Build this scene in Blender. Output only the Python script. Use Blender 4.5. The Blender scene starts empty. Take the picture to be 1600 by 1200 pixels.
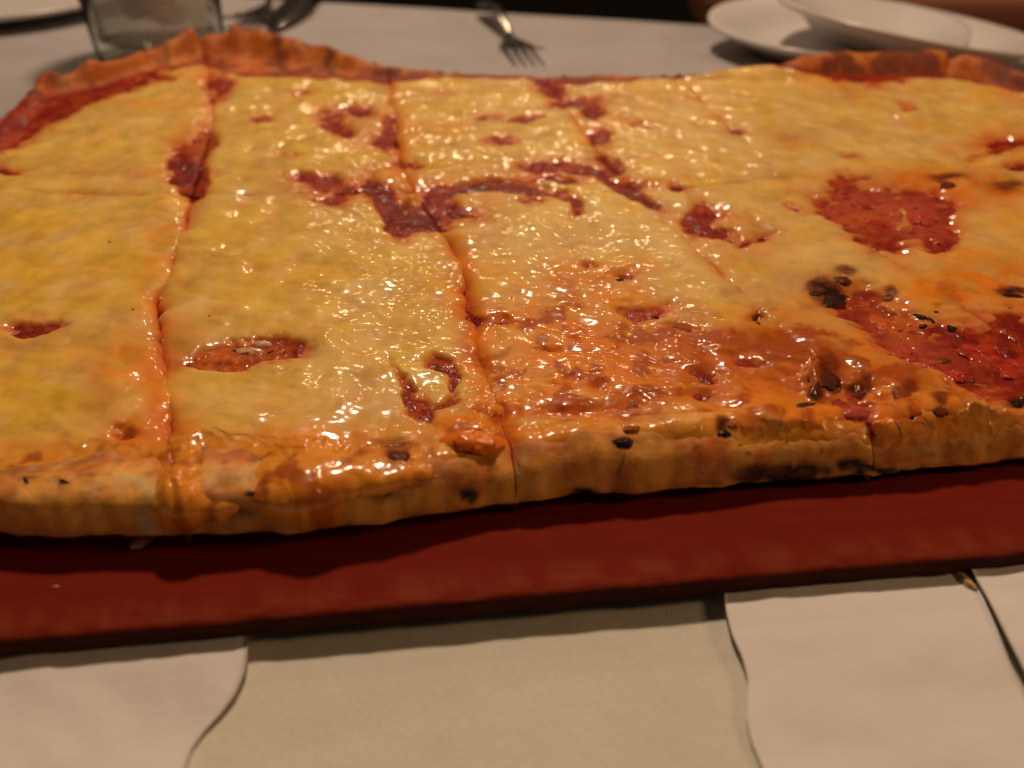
import bpy, math, random
import numpy as np
from mathutils import Vector, Matrix

random.seed(7); np.random.seed(7)
scn = bpy.context.scene
COL = scn.collection

# ------------------------------------------------------------------ camera
F_PX = 1400.0                       # focal length in pixels of the 1600 px wide photograph
PITCH = math.radians(35.0)
CAM_Z = 0.147
SP, CP = math.sin(PITCH), math.cos(PITCH)
cam = bpy.data.cameras.new('camera')
cam_o = bpy.data.objects.new('camera', cam)
COL.objects.link(cam_o)
cam.sensor_width = 36.0
cam.lens = 36.0 * F_PX / 1600.0
cam.clip_start = 0.01; cam.clip_end = 50
cam_o.location = (0, 0, CAM_Z)
cam_o.rotation_euler = (math.radians(90) - PITCH, 0, 0)
cam.dof.use_dof = True
cam.dof.focus_distance = 0.225
cam.dof.aperture_fstop = 9.8
scn.camera = cam_o

# ------------------------------------------------------------------ world and lamps
w = bpy.data.worlds.new('World'); scn.world = w
w.use_nodes = True
bg = w.node_tree.nodes['Background']
bg.inputs[0].default_value = (1.0, 0.62, 0.42, 1)
bg.inputs[1].default_value = 0.022

def lamp(name, loc, power, color, radius):
    l = bpy.data.lights.new(name, 'POINT')
    l.energy = power; l.color = color; l.shadow_soft_size = radius
    o = bpy.data.objects.new(name, l); COL.objects.link(o); o.location = loc
    return o
lamp('pendant_light', (-0.06, 0.71, 0.98), 25.5, (1.0, 0.72, 0.49), 0.05)
lamp('ceiling_or_fill_light', (0.55, 1.9, 1.35), 7.5, (1.0, 0.70, 0.42), 0.014)
lamp('ceiling_or_fill_light', (-0.35, 2.4, 1.25), 7.5, (1.0, 0.70, 0.42), 0.014)
lamp('ceiling_or_fill_light', (0.15, 2.1, 1.0), 5.5, (1.0, 0.70, 0.42), 0.014)
lamp('ceiling_or_fill_light', (0.62, 0.08, 0.40), 3.1, (1.0, 0.60, 0.30), 0.08)  # added fill lamp without a fixture, brightens the front crust at the right

scn.view_settings.view_transform = 'Standard'
scn.view_settings.look = 'None'
scn.view_settings.exposure = 0.10
scn.view_settings.gamma = 1.0
scn.cycles.max_bounces = 8
scn.cycles.use_denoising = True

# ------------------------------------------------------------------ pixel <-> place
def at(px, py, z):
    """point of height z that the photograph shows at pixel (px, py)"""
    px = np.asarray(px, float); py = np.asarray(py, float)
    u = px - 800.0; v = py - 600.0
    down = F_PX * SP + v * CP; fwd = F_PX * CP - v * SP
    k = (CAM_Z - z) / down
    return u * k, fwd * k
def atv(px, py, z):
    x, y = at(px, py, z); return Vector((float(x), float(y), z))
def proj(X, Y, Z):
    dz = CAM_Z - Z
    depth = Y * CP + dz * SP
    return 800 + F_PX * X / depth, 600 + F_PX * (dz * CP - Y * SP) / depth

# ------------------------------------------------------------------ noise
def _hash(ix, iy, seed):
    h = (ix.astype(np.int64) * 374761393 + iy.astype(np.int64) * 668265263 + seed * 1442695041) & 0xffffffff
    h = ((h ^ (h >> 13)) * 1274126177) & 0xffffffff
    h = (h ^ (h >> 16)) & 0xffffffff
    return h
def pn(x, y, seed=0):
    """gradient noise, about -0.7..0.7"""
    ix = np.floor(x); iy = np.floor(y); fx = x - ix; fy = y - iy
    def g(ox, oy):
        a = _hash(ix + ox, iy + oy, seed) * (2 * math.pi / 4294967296.0)
        return np.cos(a) * (fx - ox) + np.sin(a) * (fy - oy)
    ux = fx * fx * fx * (fx * (fx * 6 - 15) + 10); uy = fy * fy * fy * (fy * (fy * 6 - 15) + 10)
    a = g(0, 0) * (1 - ux) + g(1, 0) * ux; b = g(0, 1) * (1 - ux) + g(1, 1) * ux
    return (a * (1 - uy) + b * uy) * 1.4
def fbm(x, y, wl, octv=3, seed=0, gain=0.5):
    s = 0; a = 1.0; f = 1.0 / wl
    for i in range(octv):
        s = s + a * pn(x * f + 13.7 * i, y * f - 7.3 * i, seed + i * 17); a *= gain; f *= 2.03
    return s
def sstep(a, b, x):
    t = np.clip((x - a) / (b - a), 0, 1); return t * t * (3 - 2 * t)
def interp(x, pts):
    xs = [p[0] for p in pts]; ys = [p[1] for p in pts]
    return np.interp(x, xs, ys)

# ------------------------------------------------------------------ object helpers
def tag(o, label=None, cat=None, group=None, kind=None):
    if label: o['label'] = label
    if cat: o['category'] = cat
    if group: o['group'] = group
    if kind: o['kind'] = kind
    return o
def link(name, me, mat=None, parent=None):
    o = bpy.data.objects.new(name, me); COL.objects.link(o)
    if mat is not None:
        me.materials.clear(); me.materials.append(mat)
    if parent is not None: o.parent = parent
    return o
def empty(name, loc=(0, 0, 0), rot=(0, 0, 0)):
    o = bpy.data.objects.new(name, None); COL.objects.link(o)
    o.location = loc; o.rotation_euler = rot; o.empty_display_size = 0.02
    return o
def mesh_np(name, V, Fq, colors=None, smooth=True, extra=None):
    """V (n,3), Fq (m,4) quads"""
    me = bpy.data.meshes.new(name)
    n, m = len(V), len(Fq)
    me.vertices.add(n); me.vertices.foreach_set('co', np.ascontiguousarray(V, dtype=np.float32).ravel())
    me.loops.add(m * 4); me.loops.foreach_set('vertex_index', np.ascontiguousarray(Fq, dtype=np.int32).ravel())
    me.polygons.add(m)
    me.polygons.foreach_set('loop_start', np.arange(0, m * 4, 4, dtype=np.int32))
    me.update(calc_edges=True)
    me.validate()
    if smooth: me.polygons.foreach_set('use_smooth', np.ones(len(me.polygons), dtype=bool))
    if colors is not None:
        a = me.color_attributes.new('albedo', 'FLOAT_COLOR', 'POINT')
        c = np.ones((n, 4), dtype=np.float32); c[:, :3] = colors
        a.data.foreach_set('color', c.ravel())
    if extra:
        for k, arr in extra.items():
            a = me.attributes.new(k, 'FLOAT', 'POINT'); a.data.foreach_set('value', np.ascontiguousarray(arr, dtype=np.float32))
    me.update()
    return me
def grid_faces(ni, nj, keep=None, flip=False):
    idx = np.arange(ni * nj).reshape(ni, nj)
    q = np.stack([idx[:-1, :-1], idx[1:, :-1], idx[1:, 1:], idx[:-1, 1:]], -1)
    if flip: q = q[..., ::-1]
    q = q.reshape(-1, 4)
    if keep is not None: q = q[keep.reshape(-1)]
    return q
def compact(V, Fq, *arrs):
    used = np.zeros(len(V), bool); used[Fq.ravel()] = True
    remap = np.cumsum(used) - 1
    return (V[used], remap[Fq]) + tuple(a[used] for a in arrs)
def lathe(name, prof, seg=64, mat=None, parent=None, closed=False):
    """prof list of (r, z)"""
    P = np.array(prof); n = len(P)
    a = np.linspace(0, 2 * math.pi, seg, endpoint=False)
    V = np.stack([P[:, 0][:, None] * np.cos(a), P[:, 0][:, None] * np.sin(a), np.repeat(P[:, 1][:, None], seg, 1)], -1).reshape(-1, 3)
    F = []
    rng = range(n) if closed else range(n - 1)
    for i in rng:
        j = (i + 1) % n
        for k in range(seg):
            l = (k + 1) % seg
            F.append((i * seg + k, i * seg + l, j * seg + l, j * seg + k))
    me = mesh_np(name, V, np.array(F))
    return link(name, me, mat, parent)

# ------------------------------------------------------------------ materials
def new_mat(name):
    m = bpy.data.materials.new(name); m.use_nodes = True
    nt = m.node_tree; b = nt.nodes['Principled BSDF']
    return m, nt, b
def N(nt, t, **kw):
    n = nt.nodes.new(t)
    for k, v in kw.items():
        if k in n.inputs: n.inputs[k].default_value = v
        else: setattr(n, k, v)
    return n
def coords(nt, scale=(1, 1, 1)):
    tc = N(nt, 'ShaderNodeTexCoord'); mp = N(nt, 'ShaderNodeMapping')
    mp.inputs['Scale'].default_value = scale
    nt.links.new(tc.outputs['Object'], mp.inputs['Vector'])
    return mp.outputs['Vector']
def noise(nt, vec, scale, detail=3, rough=0.5):
    n = N(nt, 'ShaderNodeTexNoise'); n.inputs['Scale'].default_value = scale
    n.inputs['Detail'].default_value = detail; n.inputs['Roughness'].default_value = rough
    nt.links.new(vec, n.inputs['Vector']); return n.outputs['Fac']
def bump(nt, height, dist, strength=1.0, normal=None):
    b = N(nt, 'ShaderNodeBump'); b.inputs['Strength'].default_value = strength; b.inputs['Distance'].default_value = dist
    nt.links.new(height, b.inputs['Height'])
    if normal: nt.links.new(normal, b.inputs['Normal'])
    return b.outputs['Normal']
def ramp(nt, fac, stops):
    r = N(nt, 'ShaderNodeValToRGB'); e = r.color_ramp.elements
    while len(e) < len(stops): e.new(0.5)
    for i, (p, c) in enumerate(stops):
        e[i].position = p; e[i].color = tuple(c) + (1,) if len(c) == 3 else c
    nt.links.new(fac, r.inputs['Fac']); return r.outputs['Color']
def mixc(nt, fac, a, b, mode='MIX'):
    m = N(nt, 'ShaderNodeMix', data_type='RGBA', blend_type=mode)
    for s, v in ((0, fac), (6, a), (7, b)):
        if hasattr(v, 'is_linked') or hasattr(v, 'links'): nt.links.new(v, m.inputs[s])
        else: m.inputs[s].default_value = v if s == 0 else (tuple(v) + (1,) if len(v) == 3 else v)
    return m.outputs[2]

def food_mat(name, rough=0.25, coat=0.0, sss=0.0, sss_scale=0.002, bumps=((900, .0001, 1),), mottle=0.12, spec=0.5, gloss_attr=None, glint=False):
    m, nt, b = new_mat(name)
    v = coords(nt)
    at_ = N(nt, 'ShaderNodeVertexColor'); at_.layer_name = 'albedo'
    n1 = noise(nt, v, 260, 4, .6)
    r = ramp(nt, n1, [(0.3, (1 - mottle * 2.2,) * 3), (0.5, (1, 1, 1)), (0.7, (1, 1 + mottle, 1 + mottle))])
    c = mixc(nt, 1.0, at_.outputs['Color'], r, 'MULTIPLY')
    nt.links.new(c, b.inputs['Base Color'])
    nrm = None
    if glint:
        ga_ = N(nt, 'ShaderNodeAttribute'); ga_.attribute_name = 'glint'
        for sc, d in ((340, .00026), (800, .00004)):
            mu = N(nt, 'ShaderNodeMath', operation='MULTIPLY')
            nt.links.new(noise(nt, coords(nt, (1, 1.7, 1)), sc, 0, .5), mu.inputs[0]); nt.links.new(ga_.outputs['Fac'], mu.inputs[1])
            nrm = bump(nt, mu.outputs[0], d, 1.0, nrm)
    for sc, d, ani in bumps:
        vv = coords(nt, (1, ani, 1))
        nrm = bump(nt, noise(nt, vv, sc, 1, .5), d, 1.0, nrm)
    nt.links.new(nrm, b.inputs['Normal'])
    b.inputs['Roughness'].default_value = rough
    if gloss_attr:
        ga = N(nt, 'ShaderNodeAttribute'); ga.attribute_name = gloss_attr
        nt.links.new(ga.outputs['Fac'], b.inputs['Roughness'])
    b.inputs['Specular IOR Level'].default_value = spec
    b.inputs['Coat Weight'].default_value = coat; b.inputs['Coat Roughness'].default_value = 0.12
    if coat > 0:
        nt.links.new(nrm, b.inputs['Coat Normal'])
    if sss > 0:
        b.inputs['Subsurface Weight'].default_value = sss
        b.inputs['Subsurface Radius'].default_value = (1.0, 0.45, 0.15)
        b.inputs['Subsurface Scale'].default_value = sss_scale
    return m
M_CHEESE = food_mat('melted_cheese', .26, .55, .4, .0018, ((420, .00008, 1.6), (900, .00002, 1.4)), .03, .15, 'rough', True)
M_MELT = food_mat('melted_cheese_lump', .30, .5, .4, .0018, ((420, .00016, 1.6), (900, .00005, 1.4)), .03, .25)
M_DOUGH = food_mat('baked_dough', .62, 0, .15, .0015, ((500, .00018, 1), (1800, .00008, 1)), .14, .35)
M_SAUCE = food_mat('tomato_sauce', .55, .35, .1, .001, ((380, .0007, 1), (1100, .00020, 1)), .22, .10)
M_CHAR = food_mat('charred_skin', .55, .12, 0, .001, ((700, .0002, 1), (2500, .00008, 1)), .25, .15)

# ------------------------------------------------------------------ the pizza
BOARD_Z = 0.014
PZ = 0.0265                      # mean height of the cheese
mm = 0.001
def curve_px(pts, z):
    x, y = at([p[0] for p in pts], [p[1] for p in pts], z)
    return np.array(x), np.array(y)
# front foot of the crust on the board
fx, fy = curve_px([(-420, 862), (-200, 850), (0, 842), (120, 846), (200, 845), (330, 842), (480, 838), (560, 828), (700, 806), (800, 790), (900, 777),
                   (1000, 772), (1100, 764), (1200, 752), (1300, 746), (1400, 737), (1500, 727), (1600, 717), (1800, 706), (2200, 690), (2700, 672), (3200, 655)], BOARD_Z + .0024)
bx, by = curve_px([(0, 150), (70, 130), (160, 112), (250, 84), (310, 70), (400, 68), (500, 80), (560, 95), (620, 104), (700, 110), (850, 114), (1000, 116), (1100, 115),
                   (1200, 108), (1300, 103), (1400, 102), (1500, 105), (1560, 118), (1660, 150), (1760, 185)], PZ)
def FR(x): return np.interp(x, fx, fy) + 0.0006 * pn(x / .011, x * 0 + 3.1, 5) + .0003 * pn(x / .004, x * 0 + 1.1, 6)
def BK(x): return np.interp(x, bx, by) + 0.0015 * pn(x / .015, x * 0 + 9.1, 5)

# lines of the cuts, traced front -> row cut, row cut -> back
CUT_F = [[(-420, 790), (-300, 610), (-180, 430), (-95, 295)],
         [(274, 790), (268, 720), (262, 640), (250, 560), (240, 490), (272, 395), (300, 300)],
         [(806, 740), (797, 690), (776, 620), (747, 540), (735, 480), (722, 410), (690, 350), (645, 292)],
         [(1400, 730), (1335, 640), (1262, 545), (1195, 482), (1122, 420), (1062, 365), (1000, 296)],
         [(1840, 700), (1650, 560), (1500, 470), (1400, 405), (1305, 340), (1215, 272)],
         [(2250, 690), (1850, 460), (1680, 345), (1520, 258)],
         [(2700, 660), (1830, 252)],
         [(3100, 640), (2150, 262)]]
CUT_B = [[(-95, 295), (-30, 215), (10, 170), (68, 130)],
         [(300, 300), (318, 235), (332, 170), (326, 110), (312, 72)],
         [(645, 292), (622, 240), (616, 170), (603, 104)],
         [(1000, 296), (940, 235), (895, 180), (852, 117)],
         [(1215, 272), (1168, 222), (1118, 172), (1068, 117)],
         [(1520, 258), (1435, 200), (1350, 150), (1272, 108)],
         [(1830, 252), (1600, 150), (1478, 105)],
         [(2150, 262), (1900, 200), (1760, 175), (1660, 150)]]
def cutline(pts, which):
    x, y = curve_px(pts, PZ)
    if which == 'F': y[0] = FR(x[:1])[0]
    else: y[-1] = BK(x[-1:])[0]
    d = np.concatenate([[0], np.cumsum(np.hypot(np.diff(x), np.diff(y)))]); d /= d[-1]
    def f(t):
        X = np.interp(t, d, x); Y = np.interp(t, d, y)
        w_ = np.sin(np.clip(t, 0, 1) * math.pi) ** .5
        return X + w_ * .0016 * pn(Y / .016, X * 0 + x[0] * 50, 31) + w_ * .0006 * pn(Y / .004, X * 0 + x[0] * 50, 32), Y
    return f

# ---- what lies where on top, traced from the photograph: (px, py, rx, ry, angle, amount)
HOLES = [(470, 150, 30, 6, 0, 1.2), (560, 178, 26, 7, 10, 1.6), (700, 150, 30, 4, 0, 1.0), (760, 190, 24, 5, -10, 1.4), (1000, 200, 22, 6, 20, 1.3), (640, 265, 30, 5, 0, 1.4), (450, 250, 24, 5, 0, 1.2), (830, 320, 26, 6, 0, 1.2), (1060, 300, 26, 6, 20, 1.4), (1240, 330, 24, 6, 20, 1.2), (1330, 250, 24, 5, 10, 1.2), (1060, 520, 24, 6, 0, 1.2), (860, 560, 20, 5, 0, 1.0), (1408, 345, 8, 30, -10, -1.7), (1358, 300, 34, 6, 20, -1.3), (1440, 520, 42, 7, 22, -1.8), (1500, 548, 7, 26, 30, -1.6), (1560, 592, 50, 6, 8, -1.5), (1385, 488, 22, 5, 30, -1.4), (640, 318, 10, 5, 0, -1.5), (870, 300, 30, 4, 10, -1.2), (30, 205, 62, 24, -22, 3.4), (150, 150, 100, 13, -15, 3.0), (100, 175, 30, 12, -20, 2.2), (10, 272, 28, 8, 8, 1.8),
         (290, 262, 26, 30, 10, 3.6), (306, 292, 20, 20, 0, 3.2), (322, 222, 16, 22, 10, 2.2), (345, 138, 20, 22, 20, 2.4), (265, 128, 14, 4, 0, 1.8),
         (412, 192, 16, 6, 0, 2.0), (520, 200, 26, 12, 12, 1.9), (545, 182, 45, 10, 5, 1.3), (607, 212, 9, 26, 5, 2.8), (535, 215, 14, 8, 0, 2.4), (590, 225, 20, 14, 0, 1.5),
         (490, 286, 40, 8, 8, 2.3), (512, 320, 30, 9, 5, 2.3), (540, 300, 60, 16, 5, 1.2), (600, 322, 13, 44, -28, 3.2), (625, 345, 20, 26, -20, 2.8), (662, 350, 34, 20, 0, 3.4),
         (688, 322, 22, 22, 30, 3.0), (748, 297, 62, 8, -6, 3.3), (815, 300, 40, 9, 8, 3.0), (870, 288, 40, 7, 4, 2.4), (890, 318, 20, 9, 35, 2.8), (735, 340, 30, 12, 5, 1.6), (900, 335, 10, 12, 0, 2.5),
         (840, 268, 30, 8, 0, 2.2), (905, 270, 62, 8, 8, 2.6), (958, 262, 20, 8, 20, 2.5), (985, 308, 48, 8, 26, 3.2), (1003, 295, 30, 6, 5, 1.5),
         (925, 178, 18, 12, 0, 2.6), (905, 165, 50, 6, -8, 1.9), (815, 192, 30, 5, -8, 2.4), (780, 225, 24, 7, 0, 2.6), (860, 140, 30, 16, 30, 2.4), (915, 128, 50, 7, 0, 2.4), (940, 218, 16, 14, 30, 2.0),
         (1150, 212, 14, 5, 10, 2.0), (1092, 350, 14, 26, 20, 2.8), (1115, 372, 40, 9, 14, 2.3), (1115, 345, 34, 14, 0, 1.7), (1180, 385, 26, 6, -20, 1.7),
         (1297, 338, 34, 10, 32, 2.6), (1318, 298, 20, 16, 10, 2.4), (1350, 330, 46, 36, 20, 2.8), (1382, 372, 36, 26, 20, 3.2), (1420, 325, 50, 26, 10, 2.2), (1455, 350, 34, 34, 0, 2.7), (1470, 385, 20, 16, -20, 2.7),
         (56, 521, 36, 9, 0, 3.8), (386, 562, 72, 15, -4, 4.2), (350, 574, 36, 12, 0, 3.4), (430, 552, 40, 14, 0, 3.6),
         (640, 628, 7, 42, -33, 2.6), (655, 650, 14, 20, -10, 2.6), (690, 583, 22, 12, 10, 3.2), (708, 612, 8, 18, 5, 2.2), (695, 640, 24, 4, -10, 1.6),
         (1010, 493, 34, 10, -6, 2.2), (995, 508, 18, 12, 0, 2.0), (975, 437, 22, 7, -10, 1.9), (922, 422, 14, 5, 0, 1.5), (1185, 508, 14, 5, -10, 1.4),
         (1350, 490, 40, 24, 30, 2.7), (1400, 530, 50, 34, 30, 2.8), (1470, 550, 60, 30, 18, 2.6), (1560, 560, 60, 44, 20, 3.2), (1590, 600, 70, 36, 0, 3.4), (1500, 590, 40, 16, 20, 2.5), (1650, 560, 100, 60, 10, 3.2),
         (1342, 642, 28, 10, 0, 2.4), (1342, 665, 22, 22, 10, 2.4), (1335, 620, 40, 10, -10, 1.6),
         (1330, 122, 42, 10, 12, 2.8), (1395, 130, 26, 5, 6, 2.0), (1415, 172, 18, 8, 20, 1.4), (1575, 228, 50, 10, -5, 1.8), (1550, 245, 40, 8, -20, 1.5), (1590, 265, 26, 8, 0, 2.4),
         (1150, 575, 44, 18, 12, 1.6), (1090, 590, 44, 10, 20, 1.4), (985, 640, 34, 9, 0, 1.5), (920, 612, 50, 8, 15, 1.0), (880, 655, 60, 10, -6, 1.1), (1110, 625, 40, 18, 20, 1.2),
         (1240, 590, 26, 24, 0, 1.5), (200, 690, 18, 12, 0, 2.2), (770, 508, 42, 5, 4, 1.2), (1790, 330, 80, 30, 0, 2.5), (1700, 200, 60, 20, 0, 2.5)]
ORANGE = [(1080, 585, 220, 70, 6, .55), (1480, 480, 160, 120, 0, .35), (880, 520, 90, 50, 0, .4), (205, 575, 56, 46, 0, .8), (230, 690, 64, 40, 0, .95), (250, 640, 20, 60, 0, .6), (722, 415, 22, 34, 0, .9), (770, 508, 46, 8, 4, 1.2), (740, 560, 16, 60, -10, .5), (735, 680, 76, 30, -8, 1.2), (770, 625, 30, 40, 0, .8),
          (930, 450, 80, 26, 10, .5), (1000, 560, 200, 70, 6, .65), (1120, 620, 150, 50, 8, .7), (920, 600, 130, 50, 0, .6), (860, 660, 80, 26, 0, .9), (960, 600, 60, 18, 10, .5),
          (1240, 560, 90, 60, 10, .7), (1380, 600, 60, 44, 20, .7), (1500, 310, 110, 34, 0, .95), (1430, 285, 60, 12, 0, .7), (1540, 440, 100, 40, 0, .6), (1450, 470, 60, 20, 0, .6),
          (1500, 650, 140, 40, 0, .9), (1300, 640, 90, 36, 0, .5), (230, 170, 90, 8, 0, .5), (290, 240, 26, 50, 10, .6), (320, 130, 30, 20, 0, .6), (620, 250, 20, 40, 0, .55), (650, 300, 90, 22, 0, .5),
          (500, 730, 110, 60, 0, .9), (280, 760, 60, 60, 0, .9), (60, 716, 140, 20, 0, .6), (1300, 120, 60, 20, 0, .6), (1560, 230, 60, 22, 0, .9), (1560, 150, 60, 20, 20, .5), (1180, 400, 60, 30, 20, .3), (940, 210, 30, 20, 0, .5), (680, 210, 60, 20, 0, .3), (840, 460, 120, 60, 0, .25), (400, 700, 120, 14, 0, .4), (240, 400, 16, 80, 10, .4)]
BROWN = [(1060, 560, 150, 34, 8, .25), (1240, 570, 80, 40, 10, .35), (1125, 545, 100, 26, 6, .5), (1150, 580, 60, 24, 10, .6), (1275, 590, 50, 36, 0, .9), (1300, 470, 60, 26, 10, .7), (870, 650, 70, 18, -6, .5), (985, 640, 44, 18, 0, .8), (985, 668, 30, 14, 0, .6),
         (610, 722, 70, 24, 0, .8), (1410, 610, 36, 34, 0, .6), (1340, 605, 40, 14, -20, .7), (1080, 600, 60, 26, 0, .35), (1180, 505, 20, 8, 0, .4), (1478, 285, 36, 8, 0, .7), (1560, 300, 40, 14, 0, .7),
         (1580, 466, 40, 10, 0, .6), (300, 750, 40, 50, 0, .4), (280, 800, 50, 26, 0, 1.1), (330, 810, 40, 14, 0, 1.0), (520, 790, 60, 20, 0, .7), (430, 730, 30, 14, 0, .7), (300, 715, 60, 8, 0, .8), (450, 780, 50, 30, 0, .6), (195, 682, 26, 14, 0, .6), (600, 765, 100, 20, 0, .5), (540, 540, 5, 5, 0, .1), (1220, 545, 60, 20, 0, .4), (1440, 660, 60, 8, 0, .3)]
YELLOW = [(60, 440, 160, 120, 0, .8), (60, 620, 120, 60, 0, 1.0), (1232, 495, 40, 14, 0, 1.3), (1190, 662, 70, 16, 0, 1.3), (1570, 400, 90, 50, 0, 1.0), (440, 440, 160, 60, 0, .5), (700, 215, 60, 20, 0, .7), (560, 690, 80, 14, 0, .8), (1400, 240, 80, 18, 0, .4), (690, 520, 60, 60, 0, .4)]
PALE = [(1266, 602, 9, 30, 8, 1.2), (180, 600, 30, 60, 0, .3), (880, 380, 180, 46, 6, .6), (1050, 380, 60, 60, 0, .7), (1230, 430, 60, 40, 20, .9), (960, 200, 200, 40, 0, .35), (1200, 230, 140, 40, 10, .4), (560, 640, 100, 40, 0, .5), (600, 560, 60, 40, 0, .3),
        (1080, 665, 50, 14, 0, 1.1), (1440, 240, 60, 16, 0, .9), (1390, 130, 60, 14, 0, .9), (1265, 600, 12, 34, 0, 1.8), (1430, 360, 14, 30, 0, .8), (880, 590, 60, 8, 10, .8), (330, 500, 60, 30, 0, .3), (1300, 410, 50, 20, 10, .6), (1530, 365, 30, 40, 0, .8), (1310, 655, 36, 12, 0, 1.2), (250, 130, 80, 14, 0, .4), (60, 190, 22, 8, 10, 1.0), (100, 320, 100, 20, 0, .2)]
PINK = [(560, 205, 50, 26, 0, .9), (640, 300, 130, 26, 0, .6), (880, 270, 110, 18, 0, .8), (180, 280, 120, 10, 0, .5), (1140, 365, 60, 24, 0, .9), (1240, 225, 50, 14, 0, .6), (1320, 310, 80, 30, 0, .8), (1430, 340, 70, 40, 0, .8), (960, 440, 60, 16, 0, .7), (760, 340, 60, 18, 0, .5),
        (40, 545, 110, 22, 0, .6), (300, 540, 50, 36, 0, .7), (440, 560, 60, 36, 0, .4), (960, 170, 60, 22, 0, .5), (1400, 560, 120, 50, 20, .8), (160, 630, 26, 50, 0, .6), (1130, 640, 50, 24, 0, .5), (480, 300, 70, 22, 0, .7), (1370, 140, 80, 20, 0, .6), (640, 670, 60, 40, 0, .4), (840, 600, 60, 14, 0, .5)]
GLINT = [(560, 330, 120, 50, 20, .9), (590, 420, 130, 60, 20, .9), (230, 350, 50, 90, 0, .5), (860, 360, 160, 30, 0, .9), (960, 570, 180, 70, 0, .7), (420, 600, 120, 40, 0, .4), (610, 600, 100, 90, 0, .6), (860, 230, 110, 30, 0, .9), (1240, 225, 60, 30, 0, .8),
         (1150, 370, 100, 60, 0, .7), (1150, 580, 120, 60, 0, .8), (1300, 590, 60, 60, 0, .8), (1400, 560, 100, 60, 0, .5), (560, 200, 60, 60, 0, .7), (1500, 400, 100, 60, 0, .5), (1120, 160, 60, 30, 0, .8), (800, 160, 80, 20, 0, .6), (780, 640, 60, 60, 0, .6), (230, 650, 60, 90, 0, .3)]
CHARC = [(1300, 472, 26, 14, 12, 1.5), (1274, 456, 14, 9, 0, 1.2), (1318, 440, 20, 9, 0, .9), (1390, 466, 12, 9, 0, .8), (1268, 628, 15, 12, 0, 1.4), (1290, 588, 22, 26, 0, .9), (1478, 286, 26, 6, 0, 1.1), (1570, 300, 22, 9, 0, 1.1),
         (1345, 612, 20, 8, -20, 1.0), (1584, 463, 28, 6, 0, 1.2), (620, 716, 20, 12, 0, .8), (1412, 618, 14, 16, 0, .7), (975, 693, 16, 6, 0, 1.2), (1132, 676, 12, 6, 0, 1.2), (688, 580, 9, 5, 0, 1.1), (1186, 507, 6, 3, 0, 1.2), (1472, 640, 12, 8, 0, .9), (1592, 630, 24, 9, 0, 1.2)]
# cheese that ran over the crust: (px, py, rx, ry, angle, extra thickness)
DRIPS = [(480, 735, 60, 40, 0, 2.6), (470, 790, 62, 36, 10, 2.6), (285, 740, 30, 50, 0, 2.0), (280, 790, 36, 40, 0, 2.2), (340, 800, 40, 16, 0, 1.5), (610, 735, 70, 26, 0, 1.8), (560, 760, 40, 20, 0, 1.4), (1400, 670, 40, 18, 0, 1.0), (1500, 645, 80, 12, 0, 1.0)]
LUMPS = [(1266, 602, 10, 30, 8, 1.6), (1195, 662, 62, 14, 0, 1.0), (1232, 496, 34, 12, 0, .5), (740, 682, 52, 24, -6, 2.2), (760, 640, 34, 22, 0, 1.0), (620, 690, 60, 10, 0, .5), (200, 655, 30, 30, 0, .8), (640, 600, 50, 20, 0, .7), (1270, 590, 30, 36, 0, 1.5), (1320, 440, 60, 20, 10, 1.4), (1480, 292, 40, 12, 0, 1.0), (1570, 305, 40, 14, 0, 1.0),
         (1390, 600, 60, 26, 20, 1.2), (1120, 350, 34, 18, 0, .8), (820, 425, 90, 40, 10, .4), (880, 345, 70, 22, 0, .6), (600, 200, 40, 22, 0, .6), (1000, 640, 40, 20, 0, .8), (1500, 640, 60, 14, 0, .8), (420, 735, 30, 10, 0, .6),
         (1410, 350, 60, 30, 0, .7), (260, 110, 60, 10, 0, .8), (60, 190, 26, 9, 0, 1.6), (80, 210, 24, 7, 0, 1.4)]
LIP = [(-500, 742), (0, 722), (100, 704), (170, 694), (220, 700), (262, 700), (280, 684), (340, 690), (400, 694), (430, 702), (540, 700), (620, 706), (700, 712), (800, 694), (900, 684), (960, 676),
       (1040, 682), (1150, 676), (1250, 672), (1330, 668), (1420, 668), (1500, 655), (1600, 640), (1800, 625), (3200, 580)]
BLIP = [(-100, 150), (60, 160), (130, 146), (200, 124), (250, 112), (330, 104), (380, 122), (450, 122), (560, 128), (600, 132), (700, 124), (800, 123), (850, 128), (910, 134), (960, 131), (1000, 126), (1060, 122), (1120, 112), (1200, 103), (1235, 107), (1290, 120), (1330, 122), (1450, 122), (1560, 138), (1800, 195)]

def field(feats, qx, qy, sharp=1.0):
    s = np.zeros_like(qx)
    for (cx, cy, rx, ry, a, amt) in feats:
        m = (np.abs(qx - cx) < 2.6 * max(rx, ry)) & (np.abs(qy - cy) < 2.6 * max(rx, ry))
        if not m.any(): continue
        a = math.radians(a); ca, sa = math.cos(a), math.sin(a)
        dx = qx[m] - cx; dy = qy[m] - cy
        u = (dx * ca + dy * sa) / rx; v = (-dx * sa + dy * ca) / ry
        r2 = u * u + v * v
        s[m] += amt * np.exp(-(r2 ** sharp) * .9)
    return s
def lerp3(c, col, f):
    return c + (np.array(col) - c) * f[..., None]

pizza = empty('pizza', (0, 0.30, BOARD_Z))
tag(pizza, 'long rectangular cheese pizza cut into slices on the dark red board', 'pizza')
PO = np.array([0, 0.30, BOARD_Z])
SL = []

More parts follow.
